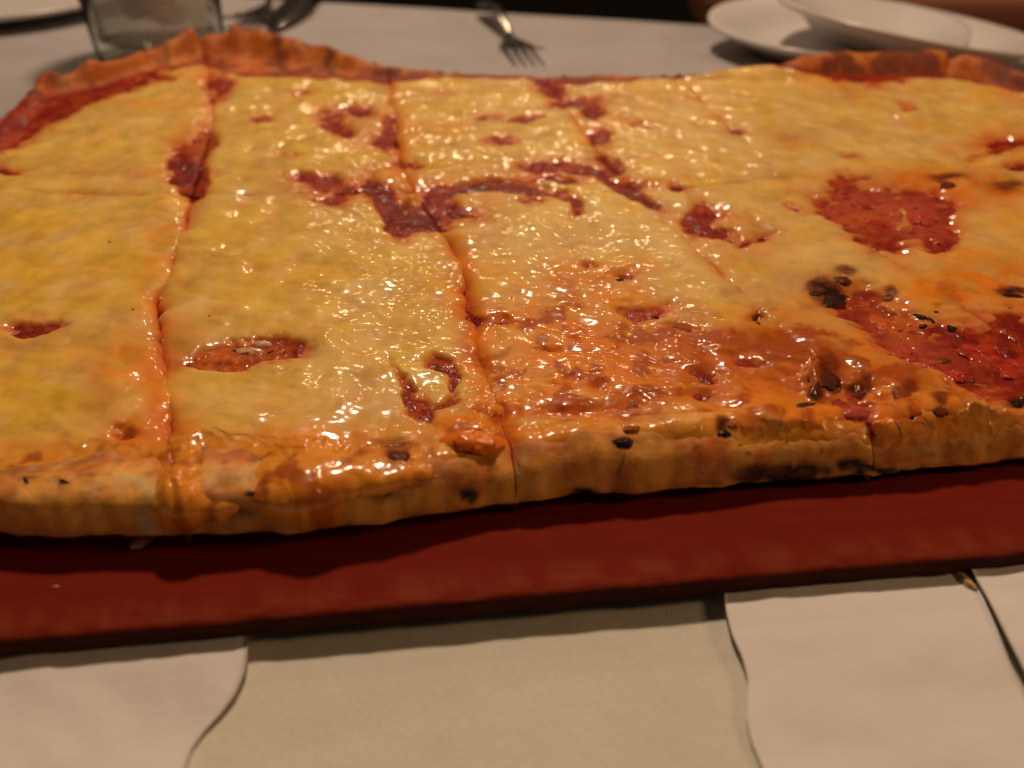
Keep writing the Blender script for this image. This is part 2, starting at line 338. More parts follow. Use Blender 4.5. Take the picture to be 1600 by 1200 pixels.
def islands(keep):
    lab = np.zeros(keep.shape, int); n = 0; out = []
    H, W_ = keep.shape
    for i, j in zip(*np.nonzero(keep)):
        if lab[i, j]: continue
        n += 1; st = [(i, j)]; lab[i, j] = n; cnt = 0
        while st:
            a_, b_ = st.pop(); cnt += 1
            for p, q in ((a_ + 1, b_), (a_ - 1, b_), (a_, b_ + 1), (a_, b_ - 1), (a_ + 1, b_ + 1), (a_ - 1, b_ - 1), (a_ + 1, b_ - 1), (a_ - 1, b_ + 1)):
                if 0 <= p < H and 0 <= q < W_ and keep[p, q] and not lab[p, q]: lab[p, q] = n; st.append((p, q))
        if cnt > 12: out.append(lab == n)
    return out
CUTW = [0, 1.1, 1.0, .7, .5, .4, .3, 0]
def build_slice(ci, row, cl, cr, nu, nt_, label):
    which = 'F' if row == 0 else 'B'
    fl, fr_ = cutline(cl, which), cutline(cr, which)
    K = 14
    # parameters, denser at the outer crust
    u = np.linspace(0, 1, nu); t = np.linspace(0, 1, nt_)
    if row == 0: t = .35 * t + .65 * t ** 1.5
    ku = np.concatenate([-np.arange(K, 0, -1), np.zeros(nu), np.arange(1, K + 1)]) / K
    kt = np.concatenate([-np.arange(K, 0, -1), np.zeros(nt_), np.arange(1, K + 1)]) / K
    U = np.concatenate([np.zeros(K), u, np.ones(K)]); T = np.concatenate([np.zeros(K), t, np.ones(K)])
    UU, TT = np.meshgrid(U, T, indexing='ij'); KU, KT = np.meshgrid(ku, kt, indexing='ij')
    xl, yl = fl(TT); xr, yr = fr_(TT)
    X = xl + (xr - xl) * UU; Y = yl + (yr - yl) * UU
    if row == 0:
        a0, b0 = fl(np.zeros_like(TT)); a1, b1 = fr_(np.zeros_like(TT))
        x0 = a0 + (a1 - a0) * UU; y0 = b0 + (b1 - b0) * UU
        Y += (FR(x0) - y0) * (1 - TT) ** 3
    else:
        a0, b0 = fl(np.ones_like(TT)); a1, b1 = fr_(np.ones_like(TT))
        x0 = a0 + (a1 - a0) * UU; y0 = b0 + (b1 - b0) * UU
        Y += (BK(x0) - y0) * TT ** 3
    dU = np.hypot(xr - xl, yr - yl) * 1.0
    dL = UU * dU; dR = (1 - UU) * dU                    # distance to the side cuts
    dF = np.maximum(Y - FR(X), 0) if row == 0 else np.full_like(X, .2)
    dB = np.maximum(BK(X) - Y, 0) if row == 1 else np.full_like(X, .2)
    # ---- dough height
    qx, qy = proj(X, Y, PZ + 0 * X)
    h = 9.6 + 1.0 * fbm(X, Y, .035, 2, 3) + .35 * fbm(X, Y, .01, 2, 4)
    rim_b = interp(qx, [(-200, 3), (60, 3), (150, 5.5), (235, 6.5), (300, 9.6), (318, 8.2), (345, 8.2), (365, 9.8), (420, 8.8), (500, 6.5), (600, 3.2), (700, 2.2), (1100, 2.2), (1180, 4), (1230, 6.4), (1250, 8.2), (1400, 9.4), (1470, 9.2), (1478, 7.6), (1490, 8.8), (1560, 7.5), (1700, 5)])
    rim_b = rim_b * (1 + .22 * fbm(X, Y, .026, 4, 8, .5))
    rim_b = rim_b + interp(qx, [(40, 0), (120, 1.0), (142, 3.4), (165, .6), (240, 0), (285, 1.5), (306, 2.6), (314, -1.5), (326, .8), (358, .2), (372, 3.0), (400, 1.4), (470, .8), (480, -.6), (560, .4), (600, 0), (1225, 0), (1250, 1.0), (1360, 1.3), (1471, 1.8), (1480, -.8), (1492, .8), (1540, 1.3), (1600, 0)])
    wb = interp(qx, [(0, .012), (300, .020), (450, .020), (600, .012), (700, .009), (1100, .009), (1240, .020), (1500, .022), (1700, .015)])
    if row == 1:
        h += rim_b * (1 - sstep(.35, 1.0, dB / wb)) * sstep(-.1, .25, dB / wb)
    rf = interp(qx, [(-400, 1.4), (0, 1.6), (500, 2.0), (800, 2.6), (1200, 3.2), (1600, 3.4)])
    if row == 0:
        h += rf * (1 - sstep(.45, 1.0, dF / .014)) * (1 + .35 * pn(X / .010, Y * 0, 18)) + .4 * pn(X / .004, Y / .004, 19) * (1 - sstep(.5, 1, dF / .014))
    if ci == 0:
        h += 3.6 * (1 - sstep(.4, 1.0, dL / .013)) * (1 + .3 * pn(Y / .01, X * 0, 28))
    if ci == 6:
        h += 3.6 * (1 - sstep(.4, 1.0, dR / .013))
    if row == 0: h += 1.9 * (1 - sstep(-20, 16, interp(qx, LIP) - qy + 8 * pn(X / .007, Y / .007, 21) + 3 * pn(X / .002, Y / .002, 22)))
    # rounding at the outer crust
    def rnd(d, r, s_=1.0):
        q = np.clip(d / (r * s_ * mm), 0, 1)
        return r * (1 - np.clip(1 - (1 - q) ** 2.2, 0, 1) ** .62)
    qxf = qx
    if row == 0:
        h -= interp(qxf, [(-400, .5), (260, .8), (600, 2.0), (800, 4.4), (1000, 5.8), (1300, 6.8), (1600, 7.2)]) * (1 - np.clip(dF / .0095, 0, 1)) ** 1.5
        rr = interp(qxf, [(-400, 2.2), (200, 2.4), (260, 3.5), (600, 4.5), (760, 6.5), (1000, 8.5), (1300, 9.5), (1700, 10)])
        h -= rnd(dF, 2.4 + 0 * rr, 1.2)
    if row == 1: h -= rnd(dB, 4.0 + 0 * dB)
    if ci == 0: h -= rnd(dL, 4.0 + 0 * dB)
    if ci == 6: h -= rnd(dR, 4.0 + 0 * dB)
    # groove of the cutter
    g = np.zeros_like(h)
    gn = (.55 + .9 * pn(X / .02, Y / .02, 40)) * np.where(UU < .5, CUTW[ci], CUTW[ci + 1])
    gr = (.45 + .7 * pn(X / .02, Y / .02, 41)) * np.where(qx < 320, 1.2, .8)
    rowgap = np.hypot(X * 0, (1 - TT) * .14 if row == 0 else TT * .12)
    for d, outer in ((dL, ci == 0), (dR, ci == 6)):
        if not outer: g += (.12 + .9 * np.clip(gn, 0, 1.4)) * np.exp(-(d / .0015) ** 1.2) + .5 * np.clip(gn, .1, 1) * np.exp(-(d / .004) ** 1.5)
    g += (.9 * np.clip(gr, .1, 1.4)) * np.exp(-(rowgap / .0013) ** 1.2) + .12 * np.exp(-(rowgap / .004) ** 1.5)
    h -= g * .8
    lipq = interp(qx, LIP) - qy + 8 * pn(X / .007, Y / .007, 21) + 3 * pn(X / .002, Y / .002, 22)
    h += SLOFF[(ci, row)]
    # ---- skirts
    prog = np.maximum(np.abs(KU), np.abs(KT))
    out = np.zeros_like(prog)
    sk = 1 - (1 - prog) ** 1.0
    Z = h * mm * (1 - sk)
    bul = np.sin(np.clip(prog, 0, 1) * math.pi * .9) * .0012 - .0012 * sstep(.75, 1, prog)
    wob = .0007 * pn(X / .006, prog * 3 + Y * 0, 50) * np.sin(prog * math.pi)
    if row == 0: Y = Y - np.where(KT < 0, (bul * .5 + wob) , 0)
    if row == 1: Y = Y + np.where(KT > 0, bul, 0)
    if ci == 0: X = X - np.where(KU < 0, bul, 0)
    if ci == 6: X = X + np.where(KU > 0, bul, 0)
    gap = .00008
    X = X + np.where(UU < .5, gap, -gap) * 1.0
    # foot of the crust lifts off the board here and there
    if row == 0:
        lift = interp(qx, [(-400, 2.4), (260, 2.4), (290, 3.4), (320, 2.4), (880, 2.4), (908, 3.8), (935, 2.4), (1600, 2.4)])
        Z = Z + lift * mm * sstep(.5, .95, prog) * (KT < 0)
        Y = Y + np.where(KT < 0, .006 * sstep(.93, 1.0, prog), 0)
    Z = Z + BOARD_Z + .0004
    P = np.stack([X, Y, Z], -1)
    # surface normal
    du = np.gradient(P, axis=0); dt = np.gradient(P, axis=1)
    Nn = np.cross(du, dt); Nn /= (np.linalg.norm(Nn, axis=-1, keepdims=True) + 1e-12)
    bad = prog > 0
    # keep normals stable: blend with an analytic outward direction on the skirts
    O = np.zeros_like(P); O[..., 0] = np.sign(KU) * (np.abs(KU) >= np.abs(KT)); O[..., 1] = np.sign(KT) * (np.abs(KT) > np.abs(KU)); O[..., 2] = .25 * (1 - prog)
    O /= (np.linalg.norm(O, axis=-1, keepdims=True) + 1e-12)
    Nn = np.where(bad[..., None], O, Nn)
    # ---- fields, in a slightly noise-warped picture of the place
    wx = X + .0016 * fbm(X, Y, .012, 3, 60) + .0004 * pn(X / .0018, Y / .0018, 66); wy = Y + .0022 * fbm(X, Y, .012, 3, 70) + .0005 * pn(X / .0018, Y / .0018, 76)
    px, py = proj(wx, wy, Z)
    px0, py0 = proj(X, Y, Z)
    hol = field(HOLES, px, py, 1.1) * 1.12; ora = field(ORANGE, px, py); bro = field(BROWN, px, py); yel = field(YELLOW, px, py)
    pal = field(PALE, px, py); pin = field(PINK, px, py); dri = field(DRIPS, px, py, 1.6); lum = field(LUMPS, px, py, 1.3)
    hole_d = np.minimum(hol * (.88 + (.95 * pn(X / .0050, Y / .0034, 61)) * np.where(px > 1250, 1.1, .8) * (1 - .8 * sstep(2.8, 4, hol) * (px < 1250))), 4.5)
    # cheese thickness in mm
    n_lo = fbm(X, Y, .022, 2, 80); 
    wX = X + .004 * fbm(X, Y, .03, 2, 97); wY = Y + .004 * fbm(X, Y, .03, 2, 98)
    ca, sa = math.cos(-.35), math.sin(-.35)
    ax_ = (wX * ca + wY * sa); ay_ = (-wX * sa + wY * ca)
    rough_area = .85 * np.clip(.12 + 1.0 * fbm(X, Y, .018, 2, 95) + field(GLINT, *proj(X, Y, Z)), 0, 1.3)
    ridg = pn(ax_ / .011, ay_ / .0042, 81)
    fine = pn(ax_ / .0042, ay_ / .0016, 82)
    fine2 = pn(ax_ / .0016, ay_ / .0008, 83)
    dcut = np.minimum(np.where(ci == 0, 9, dL), np.where(ci == 6, 9, dR)); dcut2 = rowgap * 1.3
    puff = pn(wX / .0085, wY / .0075, 86); puff2 = pn(wX / .0046, wY / .0038, 87)
    th = 1.9 + .45 * n_lo + .24 * ridg + .50 * puff + (.5 + .5 * rough_area) * .20 * puff2 + rough_area * (.10 * fine + .008 * fine2) - hole_d + lum * .9
    th = th - (.05 + .7 * np.clip(gr, 0, 1)) * np.exp(-(dcut2 / .003) ** 1.6)
    th = th - (.15 + .9 * np.clip(gn - .2, 0, 1.1)) * np.exp(-(dcut / (.0045 + .002 * pn(X / .01, Y / .01, 88))) ** 1.6)
    blob = pn(X / .006, Y / .006, 85); th += .18 * blob
    th = np.where(hole_d > .3, th + .18 * pn(X / .0035, Y / .0035, 84), th)
    inh = sstep(1.0, 2.4, hol)
    th = th * (1 - inh) + np.where(th > 0, .45 * np.tanh(th / .45), th) * inh
    # cheese ends before the crust
    lipd = np.where(prog > 0, interp(px, LIP) - py, lipq)                       # positive on the pizza side
    blipd = (py - interp(px, BLIP))
    lw = sstep(-20, 16, lipd) if row == 0 else 1.0
    bw = sstep(-3, 7, blipd) if row == 1 else 1.0
    edge = lw * bw
    th = np.where(edge < .98, 1.9 + (th - 1.9) * np.clip(edge, .25, 1), th) if row == 0 else th
    th = th * edge - (1.0 if row == 0 else 2.0) * (1 - edge)
    if ci == 0: th = th - 2.6 * (1 - sstep(.006, .011, dL + .003 * pn(Y / .006, X / .006, 44)))
    th = th + np.where(py > 640, np.minimum(dri, 3.0) * 1.1 * (edge < .9), 0)
    # sink at cuts
    cutm = np.exp(-(np.minimum(np.where(ci == 0, 9, dL), np.where(ci == 6, 9, dR)) / .0010) ** 1.3)
    cutm = np.maximum(cutm, .5 * np.exp(-(rowgap / .0010) ** 1.3))
    th -= .9 * cutm * np.clip(gn - .25, 0, 1.0)
    inner_sk = bad & ~(((KT < 0) & (row == 0)) | ((KT > 0) & (row == 1)))
    th = np.where(inner_sk, np.where(prog < .3, np.minimum(th, .25), -3), th)
    th = np.where((KT > 0) & (row == 1), -3, th)
    # sauce thickness
    in_f = sstep(2, 16, lipd) if row == 0 else 1.0
    in_b = sstep(-5, -1, blipd) if row == 1 else 1.0
    ts = .80 + .42 * fbm(X, Y, .006, 2, 90) + .12 * pn(X / .0020, Y / .0020, 91)
    ts = ts * np.minimum(in_f, in_b) - 1.2 * (1 - np.minimum(in_f, in_b))
    if ci == 0: ts = ts - 2 * (1 - sstep(.003, .007, dL))
    ts = np.where(bad, -3, ts)
    if row == 0: ts = np.where((px0 < 700) & (lipd < -4), -3, ts)
    # ---- colours (albedo)
    mo = fbm(X, Y, .009, 3, 100); mo2 = fbm(X, Y, .03, 2, 110); mo3 = pn(X / .0022, Y / .0022, 111)
    thc = np.maximum(th, 0)
    c = np.zeros(P.shape) + np.array([.93, .63, .13])
    c = lerp3(c, (.94, .56, .03), np.clip(yel * .7 + .35 * mo2, 0, 1))
    c = lerp3(c, (.93, .68, .26), np.clip(pal * .8 + .8 * fbm(X, Y, .016, 3, 107) + .12 + .25 * sstep(450, 900, px), 0, .9))
    c = lerp3(c, (.76, .34, .10), np.clip(pin * .85 + .34 * sstep(.1, .7, fbm(X, Y, .014, 3, 105)) + .08 * mo, 0, .75))
    ora = ora + .9 * np.exp(-(np.minimum(np.where(ci == 0, 9, dL), np.where(ci == 6, 9, dR)) / (.0032 + .0022 * pn(X / .007, Y / .007, 47))) ** 1.4) * np.clip(gn + .1, 0, 1)
    sm = np.exp(-(np.minimum(np.where(ci == 0, 9, dL), np.where(ci == 6, 9, dR)) / .0011) ** 1.4) * np.clip(gn * 1.4 - .2, 0, 1)
    c = lerp3(c, (.92, .27, .008), np.clip(ora * .85 + .5 * ora * mo, 0, .95))
    bro = bro + .95 * np.clip(ora, 0, 1) * sstep(-.05, .55, fbm(X, Y, .009, 4, 106)) * sstep(400, 520, py) * sstep(600, 800, px)
    c = lerp3(c, (.46, .085, .008), np.clip(bro * 1.0 + .5 * bro * mo, 0, .95))
    c = c * (1 + .13 * mo + .05 * mo3 + .12 * fbm(X, Y, .02, 2, 108))[..., None]
    a = np.exp(-thc / .75)
    a = np.clip(a + .15 * np.clip(hole_d, 0, 3) / 3, 0, 1)
    lipz = 1 - edge if not np.isscalar(edge) else 0
    a = a * (1 - np.clip(lipz * 3, 0, 1))
    c = lerp3(c, (.88, .33, .035), np.clip(lipz * 2.0, 0, .9))
    c = lerp3(c, (.42, .08, .010), np.clip(lipz * 2.0, 0, 1) * sstep(.0, .5, fbm(X, Y, .007, 3, 109)) * .8 * sstep(860, 700, px))
    c = lerp3(c, (.80, .27, .05), sstep(.15, 1.3, hol) * .75)
    c = lerp3(c, (.66, .13, .035), np.clip(a * 1.7, 0, 1) * .85)
    c = lerp3(c, (.40, .025, .010), sstep(.40, .95, a) * .95)
    c = lerp3(c, (.55, .07, .012), sm * .75)
    chc = field(CHARC, px, py, 1.5)
    c = lerp3(c, (.22, .032, .006), np.clip(chc * 1.3, 0, .85))
    c = lerp3(c, (.012, .008, .006), np.clip((chc - .75 + .5 * mo3) * 1.4, 0, .92))
    cheese_c = np.clip(c, .005, 1)
    # dough colours
    d = np.zeros(P.shape) + np.array([.90, .41, .07])
    side = np.clip(prog * 1.5, 0, 1)
    bake = np.clip(.45 + .9 * mo + .6 * mo2, 0, 1)
    d = lerp3(d, (.70, .24, .035), bake * .6)
    if row == 1:
        d = lerp3(d, (.56, .125, .012), np.clip(.85 - .4 * mo, 0, 1))
        d = lerp3(d, (.20, .030, .008), np.clip(.95 * sstep(.0, .5, fbm(X, Y, .024, 4, 120, .6) + .12), 0, .9) * sstep(.001, .006, dB))
        d = lerp3(d, (.36, .035, .012), 1 - sstep(-2, 14, -blipd + 5 * mo))
    else:
        d = lerp3(d, (.72, .31, .07), side * sstep(900, 300, px0) * .8)           # cut face, pale crumb
        d = lerp3(d, (.66, .16, .02), sstep(-50, -10, -np.abs(lipd + 18)) * (.4 + .8 * np.clip(mo, -.3, .8)) * (1 - side))
    d = lerp3(d, (.78, .52, .22), np.clip(field([(205, 752, 30, 14, 20, 1.0), (228, 800, 14, 36, 10, .9), (380, 740, 40, 14, 0, .9), (1440, 695, 50, 12, 0, .5), (810, 745, 8, 8, 0, 1), (240, 830, 20, 20, 0, 1)], px, py), 0, 1))
    d = lerp3(d, (.66, .30, .10), np.clip(field([(370, 785, 44, 14, 0, 1.0)], px, py), 0, 1))
    d = lerp3(d, (.20, .04, .01), np.clip(field([(100, 750, 12, 4, 0, 1.2), (38, 750, 14, 3, 0, 1), (150, 734, 20, 3, 0, .9), (30, 740, 60, 6, -5, .6), (80, 712, 60, 5, -12, .5), (300, 712, 20, 8, 0, .8), (330, 700, 60, 6, 0, .7), (400, 705, 20, 8, 20, .9), (120, 718, 60, 5, -12, .6),
                                                (600, 745, 90, 14, -6, .7), (560, 760, 60, 8, -4, .6), (700, 740, 16, 8, 0, .6)], px, py), 0, .9))
    ch = field([(1215, 736, 60, 15, -6, 2.6), (1180, 748, 36, 9, 0, 1.2), (1330, 727, 26, 9, 10, 2.2), (1375, 735, 50, 6, 0, 1.6), (910, 772, 26, 8, 0, 1.5), (730, 768, 15, 11, 0, 2.0), (1592, 630, 24, 12, 0, 2.2), (600, 775, 28, 8, 0, .8),
                (975, 693, 22, 7, 0, .8), (360, 800, 50, 12, 0, .7), (1400, 735, 4, 4, 0, 1), (1160, 697, 5, 2, 0, 1), (1172, 706, 3, 2, 0, 1.2), (1196, 709, 3, 2, 0, 1.2), (1222, 684, 4, 2, 0, 1), (1545, 700, 3, 2, 0, 1),
                (395, 770, 5, 3, 0, 2)], px, py, 1.5)
    d = lerp3(d, (.018, .011, .008), np.clip(ch + .5 * ch * mo3, 0, 1))
    d = lerp3(d, (.16, .045, .012), np.clip(field([(973, 716, 2.2, 9, 10, 1.2), (966, 732, 2.2, 9, 25, 1.0), (955, 744, 6, 2, 0, .8), (812, 724, 3, 12, -15, 1.0), (880, 738, 8, 3, 0, .5), (1090, 700, 10, 2.5, -20, .7), (1275, 700, 3, 6, 0, .6), (1385, 690, 12, 3, 10, .6), (640, 760, 14, 3, -8, .6), (150, 765, 16, 2.5, 0, .6), (1450, 705, 14, 3, 0, .5)], px, py, 1.5), 0, 1))
    d = lerp3(d, (.50, .12, .02), .4 * sstep(.1, .6, fbm(X, Y + Z, .009, 3, 131)) * (row == 0))
    d = lerp3(d, (.88, .60, .30), .22 * sstep(.15, .5, fbm(X, Y + Z, .0045, 3, 132)) * (row == 0))
    d = d * (1 + .10 * mo3)[..., None]
    dough_c = np.clip(d, .004, 1)
    s = np.zeros(P.shape) + np.array([.27, .012, .005])
    s = lerp3(s, (.56, .070, .006), np.clip(.15 + 1.1 * mo + .8 * pn(X / .004, Y / .003, 113), 0, 1) * .8)
    s = lerp3(s, (.62, .10, .06), np.clip(field([(1350, 325, 60, 30, 0, 1), (1440, 350, 40, 40, 0, 1), (1430, 560, 90, 30, 20, .7), (1340, 660, 30, 30, 0, 1.2), (1010, 495, 40, 20, 0, 1)], px, py), 0, 1) * .8)
    s = lerp3(s, (.72, .16, .015), np.clip(field([(340, 565, 50, 30, 0, 1.2), (430, 560, 30, 20, 0, .6), (1400, 505, 40, 30, 20, 1.0), (1350, 345, 30, 20, 0, .7), (320, 235, 20, 20, 0, .6)], px, py), 0, 1) * .8)
    s = lerp3(s, (.12, .012, .010), np.clip(field([(290, 268, 20, 22, 0, 1.1), (660, 350, 30, 22, 0, .9), (600, 325, 20, 40, -20, .6), (748, 298, 70, 10, 0, .7), (56, 521, 40, 12, 0, .6), (985, 308, 50, 10, 25, .8)], px, py), 0, 1) * .7)
    sauce_c = np.clip(s, .004, 1)
    rough = np.clip(.36 + .10 * mo + .05 * mo3 + np.where(bro > .4, -.05, 0), .25, .7)

    name = 'slice'
    step = 2
    sel = (slice(None, None, step), slice(None, None, step))
    Pd = P[sel]; ni, nj = Pd.shape[:2]
    V, Fc, cc = compact(Pd.reshape(-1, 3) - PO, grid_faces(ni, nj), dough_c[sel].reshape(-1, 3))
    me = mesh_np('slice', V, Fc, cc)
    so = link('slice', me, M_DOUGH, pizza)
    if label: so['label'] = label
    # sauce
    Ps = (P + Nn * (ts * mm)[..., None])[sel]; tss = ts[sel]; tcs = th[sel]
    kf = (tss > -.4) & (tcs < .9)
    keep = kf[:-1, :-1] | kf[1:, :-1] | kf[1:, 1:] | kf[:-1, 1:]
    for kk in islands(keep):
        V, Fc, cc = compact(Ps.reshape(-1, 3) - PO, grid_faces(ni, nj, kk), sauce_c[sel].reshape(-1, 3))
        link('tomato_sauce', mesh_np('tomato_sauce', V, Fc, cc), M_SAUCE, so)
    Pc = P + Nn * ((th + .45) * mm)[..., None] if False else P + Nn * ((th + np.where(bad, 0, .35)) * mm)[..., None]
    kf = th > -.9
    keep = kf[:-1, :-1] & kf[1:, :-1] & kf[1:, 1:] & kf[:-1, 1:]
    ni, nj = P.shape[:2]
    V, Fc, cc, rg, gl = compact(Pc.reshape(-1, 3) - PO, grid_faces(ni, nj, keep), cheese_c.reshape(-1, 3), rough.reshape(-1), rough_area.reshape(-1))
    link('cheese', mesh_np('cheese', V, Fc, cc, extra={'rough': rg, 'glint': gl}), M_CHEESE, so)
    top = np.maximum(P, P); hh = np.maximum(np.maximum(ts, th + .35), 0)
    Pt = P + Nn * (hh * mm)[..., None]
    qx, qy = proj(Pt[..., 0], Pt[..., 1], Pt[..., 2])
    vis = prog < .95
    SL.append((so, Pt[vis], Nn[vis], qx[vis], qy[vis]))
    return so

SLOFF = {}
for ci in range(7):
    for row in range(2): SLOFF[(ci, row)] = .12 * math.sin(ci * 2.3 + row * 1.7)
SLOFF[(2, 0)] = .3; SLOFF[(1, 0)] = 0.0; SLOFF[(0, 0)] = .1
LAB = {(0, 0): 'front slice with smooth yellow cheese and one small dark red hole, at the left end',
       (1, 0): 'front slice with long orange-red hole in pale yellow cheese',
       (2, 0): 'front slice with browned orange cheese and black blister at its crust',
       (3, 0): 'front slice with burnt black blisters and bare red tomato',
       (0, 1): 'back slice at left corner with bare sauce beside the crust',
       (1, 1): 'back slice below the tall browned crust behind the glass',
       (4, 0): 'front slice near the right edge with orange cheese and brown blisters'}
RES = {(0, 0): (230, 270), (1, 0): (330, 330), (2, 0): (380, 340), (3, 0): (360, 340), (4, 0): (260, 260), (5, 0): (60, 80), (6, 0): (40, 60),
       (0, 1): (200, 200), (1, 1): (220, 200), (2, 1): (230, 200), (3, 1): (200, 200), (4, 1): (220, 190), (5, 1): (200, 170), (6, 1): (60, 80)}
for row, CUTS in ((0, CUT_F), (1, CUT_B)):
    for ci in range(7):
        nu, nt_ = RES[(ci, row)]
        build_slice(ci, row, CUTS[ci], CUTS[ci + 1], nu, nt_, LAB.get((ci, row)))

def nearest(px, py):
    best = None
    for so, P, Nn, qx, qy in SL:
        d = (qx - px) ** 2 + (qy - py) ** 2
        i = int(np.argmin(d))
        if best is None or d[i] < best[0]: best = (d[i], so, P[i], Nn[i])
    return best[1], best[2], best[3]

def lump(name, px, py, a, b, h, col, col2, mat, rot=0, rough=.25, seed=0, sink=.25, res=20):
    """irregular low dome lying on the slice at (px, py); a, b half-axes and h height in mm"""
    so, p, n = nearest(px, py)
    n = Vector(n); n.z = abs(n.z) + .15; n.normalize()
    th = np.linspace(0, math.pi, res); ph = np.linspace(0, 2 * math.pi, res * 2 + 1)
    TH, PH = np.meshgrid(th, ph, indexing='ij')
    r = 1 + rough * (pn(np.cos(PH) * 1.3 + seed * 3.1 + TH * .7, np.sin(PH) * 1.3 + TH * .9, seed) + .5 * pn(np.cos(PH) * 3 + seed, np.sin(PH) * 3 + TH * 3, seed + 5))
    x = np.sin(TH) * np.cos(PH) * a * r; y = np.sin(TH) * np.sin(PH) * b * r; z = np.cos(TH) * h * (1 + .5 * (r - 1))
    V = np.stack([x, y, z + h * (.0 - sink)], -1) * mm
    q = Vector((0, 0, 1)).rotation_difference(n).to_matrix() @ Matrix.Rotation(math.radians(rot), 3, 'Z')
    V = V.reshape(-1, 3) @ np.array(q).T + p - PO
    f = np.clip(.5 + .9 * pn(x / 1.2 + seed, y / 1.2, seed + 9) + .35 * np.cos(TH), 0, 1).reshape(-1)[:, None]
    c = np.array(col) * f + np.array(col2) * (1 - f)
    me = mesh_np(name, V, grid_faces(res, res * 2 + 1), c)
    if (pn(np.array([1.0]), np.array([1.0]))[0] > 9): pass
    return link(name, me, mat, so)
BLK = (.016, .007, .004); BRN = (.13, .018, .005); RBR = (.26, .04, .008); OBR = (.55, .16, .02)
BL = [(1298, 470, 5.2, 3.6, 1.5, BLK, BRN, 20), (1275, 458, 2.6, 1.8, 1.1, BLK, BRN, 0), (1316, 438, 4.0, 2.6, 1.9, BRN, RBR, 0), (1390, 465, 2.4, 2.0, 1.5, BRN, OBR, 0), (1480, 287, 4.6, 3.2, 1.4, BRN, RBR, 0), (1568, 303, 4.4, 3.6, 1.8, BRN, RBR, 0),
      (1582, 463, 4.6, 2.4, 1.5, BLK, BRN, 10), (1545, 300, 1.6, 1.4, .8, BRN, RBR, 0), (622, 714, 3.4, 2.4, 2.2, BRN, RBR, 0), (975, 692, 3.0, 1.6, 1.5, BLK, BRN, 0), (985, 668, 2.6, 1.9, 1.2, RBR, OBR, 0), (1132, 676, 2.1, 1.3, 1.4, BLK, BRN, 10), (1145, 664, 1.5, 1.1, 1.0, RBR, OBR, 0),
      (1592, 630, 4.4, 2.0, 1.6, BLK, BRN, 0), (1288, 590, 4.6, 5.2, 1.4, BRN, BLK, 0), (1262, 632, 3.2, 2.2, 1.0, BLK, BRN, 0), (1345, 612, 3.6, 2.4, 1.1, BRN, RBR, 30), (1412, 615, 3.2, 4.0, 1.5, RBR, OBR, 0), (1470, 640, 2.4, 1.9, 1.4, RBR, BRN, 0),
      (1475, 563, 2.4, 2.0, 1.3, RBR, BRN, 0), (1430, 350, 1.4, 1.2, .7, BRN, RBR, 0), (1186, 507, 1.0, .8, .8, BLK, BRN, 0), (686, 580, 1.8, 1.4, .7, BLK, BRN, 0), (990, 634, 4.6, 2.2, .9, RBR, OBR, 0), (1036, 118, 2.0, 1.6, 1.6, BLK, BRN, 0),
      (1062, 115, 2.2, 1.8, 2.0, BLK, BRN, 0), (588, 90, 1.6, 1.4, 1.6, BLK, BRN, 0), (690, 100, 3.0, 1.6, 1.4, BLK, BRN, 0), (712, 102, 1.6, 1.2, 1.4, BLK, BRN, 0), (882, 104, 2.0, 1.4, 1.6, BRN, BLK, 0), (1450, 498, 1.4, 2.4, .7, BLK, BRN, 20)]
for i, (px, py, a, b, h, c1, c2, rot) in enumerate(BL):
    lump('char_blister', px, py, a * .8, b * .85, h * .55, c1, c2, M_CHAR, rot, .26, 3 + i, .5)
RED = (.50, .024, .010); PKR = (.58, .085, .04)
for i, (px, py, a, b, h, c1, c2) in enumerate([(1312, 298, 3.0, 3.4, 1.6, RED, PKR), (1345, 668, 3.2, 3.6, 2.0, RED, PKR), (1440, 345, 4.4, 5.0, 1.2, PKR, RED), (1372, 352, 3.6, 4.2, 1.0, RED, PKR), (1345, 322, 4.0, 2.6, 1.2, RED, (.75, .2, .05)),
        (1462, 378, 2.6, 3.4, 1.2, RED, PKR), (1410, 555, 5.0, 3.4, 1.1, PKR, RED), (1455, 575, 3.6, 2.6, 1.5, PKR, RED), (1530, 555, 7.0, 5.0, 1.1, RED, PKR), (1590, 580, 7.0, 6.0, 1.3, RED, PKR), (1500, 590, 4.2, 2.6, 1.2, RED, PKR), (1000, 503, 2.6, 2.2, .9, PKR, RED),
        (1025, 490, 2.6, 1.3, .8, PKR, RED), (1385, 510, 4.6, 3.0, .9, (.7, .14, .02), RED), (800, 706, .1, .1, .1, RED, PKR)][:-1]):
    lump('tomato_chunk', px, py, a, b, h, c1, c2, M_SAUCE, i * 37, .5, 50 + i, .35)
lump('cheese_curd', 392, 550, 3.6, 1.6, 1.3, (.80, .52, .34), (.78, .36, .22), M_MELT, 0, .28, 91)
lump('cheese_curd', 410, 540, 2.2, 1.6, 1.5, (.80, .52, .34), (.78, .36, .22), M_MELT, 0, .28, 92)
lump('orange_cheese_bubble', 738, 684, 6.2, 4.2, 2.6, (.86, .23, .012), (.80, .16, .010), M_MELT, 0, .28, 71, .45, 26)
lump('orange_cheese_bubble', 762, 640, 3.6, 3.0, 1.9, (.86, .27, .03), (.84, .20, .02), M_MELT, 20, .28, 72, .45, 22)
lump('cheese_chunk', 1305, 658, 3.4, 2.2, 1.9, (.80, .46, .22), (.78, .40, .18), M_MELT, 0, .28, 74, .35, 22)
HB = (.010, .011, .006)
